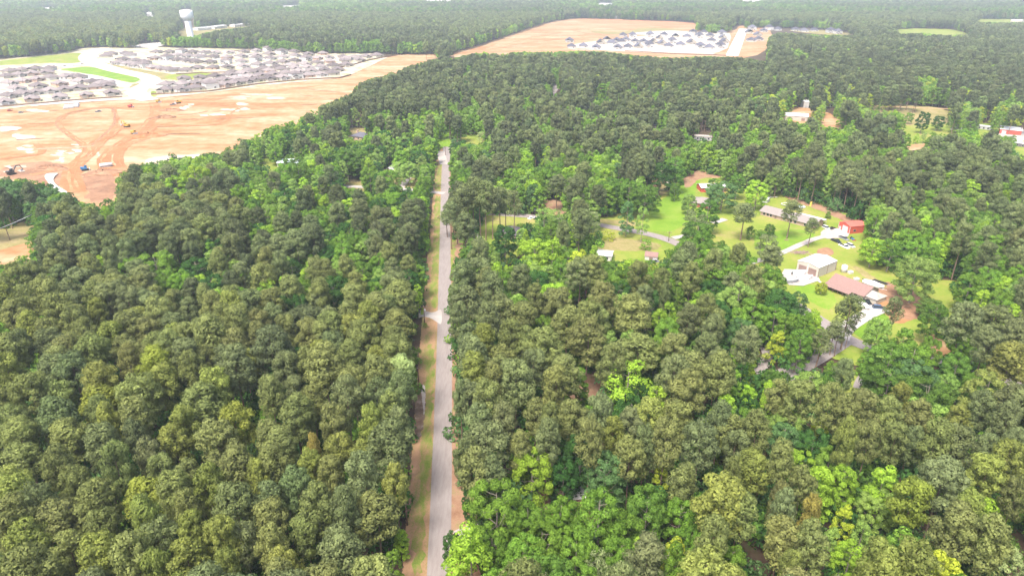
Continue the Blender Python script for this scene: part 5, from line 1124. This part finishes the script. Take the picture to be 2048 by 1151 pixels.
mound('small dark heap farthest up the dirt track', 345, 222, 14, 3, 1.8, 'earth_dark', 12)
mound('round mulch ring at the foot of the lone lawn pine', 1573, 481, 2.1, 2.1, .35, 'wood', 4, 'mulch_ring', 'mulch ring')
# brush pile
c = at(1600, 507); e = empty('brush_pile', (c.x, c.y, .05), 0, 'brown pile of cut branches beside the thin leaning pine', 'brush pile'); rg = np.random.default_rng(2); mb = MB()
for k in range(150):
    a = rg.uniform(0, 6.28); q = rg.normal(size=2)*np.array([3.2, 1.5]); l = rg.uniform(1, 3.2); z = max(.1, 1.3-.1*(q[0]**2+2*q[1]**2)**.5*2)*rg.uniform(.2, 1)
    mb.tube([(q[0], q[1], z), (q[0]+l*math.cos(a)*.5, q[1]+l*math.sin(a)*.5, z+rg.uniform(-.1, .5)), (q[0]+l*math.cos(a), q[1]+l*math.sin(a), max(.05, z+rg.uniform(-.5, .4)))], [.09, .07, .03], 4, cap=False)
mb.build('branch_heap', 'brush', e); lg = MB()
for k in range(5): lg.tube([(-2+k*.8, -1.5, .25), (0+k*.8, 1.4, .5)], [.2, .16], 7)
lg.build('log', 'bark_grey', e)
# yard things
for x, y, l in ((1571, 411, 'round trampoline with white pads behind the long brick ranch house'), (1601, 416, 'round white-rimmed pool behind the lone lawn pine')):
    c = at(x, y); tr_ = 'trampoline' in l; e = empty('trampoline' if tr_ else 'garden_pool', (c.x, c.y, .03), 0, l, 'trampoline' if tr_ else 'pool'); R_ = 2.4; hh = .9
    ring = MB().tube([(R_*math.cos(2*math.pi*k/24), R_*math.sin(2*math.pi*k/24), hh) for k in range(25)], [.22]*25, 6, cap=False).build('rim', 'white', e, True)
    MB().poly([(0, 0, hh-.03)]+[(R_*.95*math.cos(2*math.pi*k/24), R_*.95*math.sin(2*math.pi*k/24), hh-.03) for k in range(24)], [(0, 1+k, 1+(k+1) % 24) for k in range(24)]).build('mat' if tr_ else 'water_surface', 'lawn' if tr_ else 'aqua_roof', e)
    if tr_:
        for k in range(6): MB().tube([(R_*math.cos(k*1.047), R_*math.sin(k*1.047), 0), (R_*math.cos(k*1.047), R_*math.sin(k*1.047), hh)], [.05, .05], 6).build('leg', 'pipe_grey', e)
    else: MB().tube([(0, 0, 0), (0, 0, .8)], [R_*.97, R_*.97], 24).build('pool_wall', 'white', e)
a, rz = heading(1621, 412, 2, -4); e = empty('play_slide', (a.x, a.y, .03), rz, 'yellow play slide at the wood edge behind the ranch house', 'slide')
MB().poly([(-2.5, -.4, .2), (-2.5, .4, .2), (1.2, .4, 2.2), (1.2, -.4, 2.2), (-2.5, -.4, .3), (-2.5, .4, .3), (1.2, .4, 2.3), (1.2, -.4, 2.3)], [(0, 3, 2, 1), (4, 5, 6, 7), (0, 1, 5, 4), (1, 2, 6, 5), (2, 3, 7, 6), (3, 0, 4, 7)]).build('chute', 'yellow', e)
for s in (-.4, .4): MB().tube([(1.6, s, 0), (1.3, s, 2.4)], [.06, .06], 6).build('leg', 'wood', e)
c = at(1547, 396); e = empty('garden_bench', (c.x, c.y, .03), .1, 'white bench at the wood edge behind the ranch house', 'bench'); MB().box(-2.4, -.4, .5, 2.4, .4, .62).build('seat', 'white', e)
for s in (-1.9, 1.9): MB().box(s-.08, -.35, 0, s+.08, .35, .5).build('leg', 'white', e)
for x, y, l in ((1700, 548, 'white box pallet on the grass behind the brown-roofed house'), (1712, 562, 'white cabinet standing behind the brown-roofed house')):
    c = at(x, y); e = empty('storage_box', (c.x, c.y, .03), .3, l, 'box'); MB().box(-1, -.8, .12, 1, .8, 1.3).build('box_body', 'white', e); MB().box(-1.08, -.88, 1.3, 1.08, .88, 1.42).build('lid', 'white_roof', e)
c = at(1077, 331); e = empty('tarp_shelter', (c.x, c.y, 0), 0, 'blue tarp glimpsed between trees right of the road end', 'tarp shelter')
MB().poly([(-3, -2, 3.0), (3, -2, 3.0), (3, 0, 4.2), (-3, 0, 4.2), (3, 2, 3.0), (-3, 2, 3.0)], [(0, 1, 2, 3), (3, 2, 4, 5)]).build('tarp', 'blue_tarp', e)
for x in (-2.8, 2.8):
    for y in (-1.9, 1.9): MB().tube([(x, y, 0), (x, y, 3.0)], [.06, .06], 6).build('post', 'wood', e)
a, rz = heading(853, 655, 9, -2); o = MB().tube([(-1.6, 0, .25), (0, .1, .35), (1.9, 0, .2)], [.22, .2, .1], 7).tube([(0, .1, .35), (.7, .9, .8)], [.1, .04], 5).build('fallen_log', 'wood'); o.location = (a.x, a.y, .05); o.rotation_euler = (0, 0, rz); tag(o, 'fallen dark log on the verge below the pale driveway mouth', 'log')
# a dead leaning trunk by the tall pines
# ------------------------------------------------------------------ the air
hz = MB().box(-6500, -300, -1.0, 6500, 7500, 150).mesh('haze')
ho = add('haze', hz); tag(ho, 'pale haze lying over the far woods', None, None, 'stuff')
hm = bpy.data.materials.new('haze'); hm.use_nodes = True
for n_ in list(hm.node_tree.nodes): hm.node_tree.nodes.remove(n_)
oo = N(hm, 'ShaderNodeOutputMaterial'); pv = N(hm, 'ShaderNodeVolumePrincipled')
pv.inputs['Color'].default_value = (.82, .92, 1, 1); pv.inputs['Density'].default_value = .00017; pv.inputs['Anisotropy'].default_value = .25
hm.node_tree.links.new(pv.outputs[0], oo.inputs['Volume']); hz.materials.append(hm)
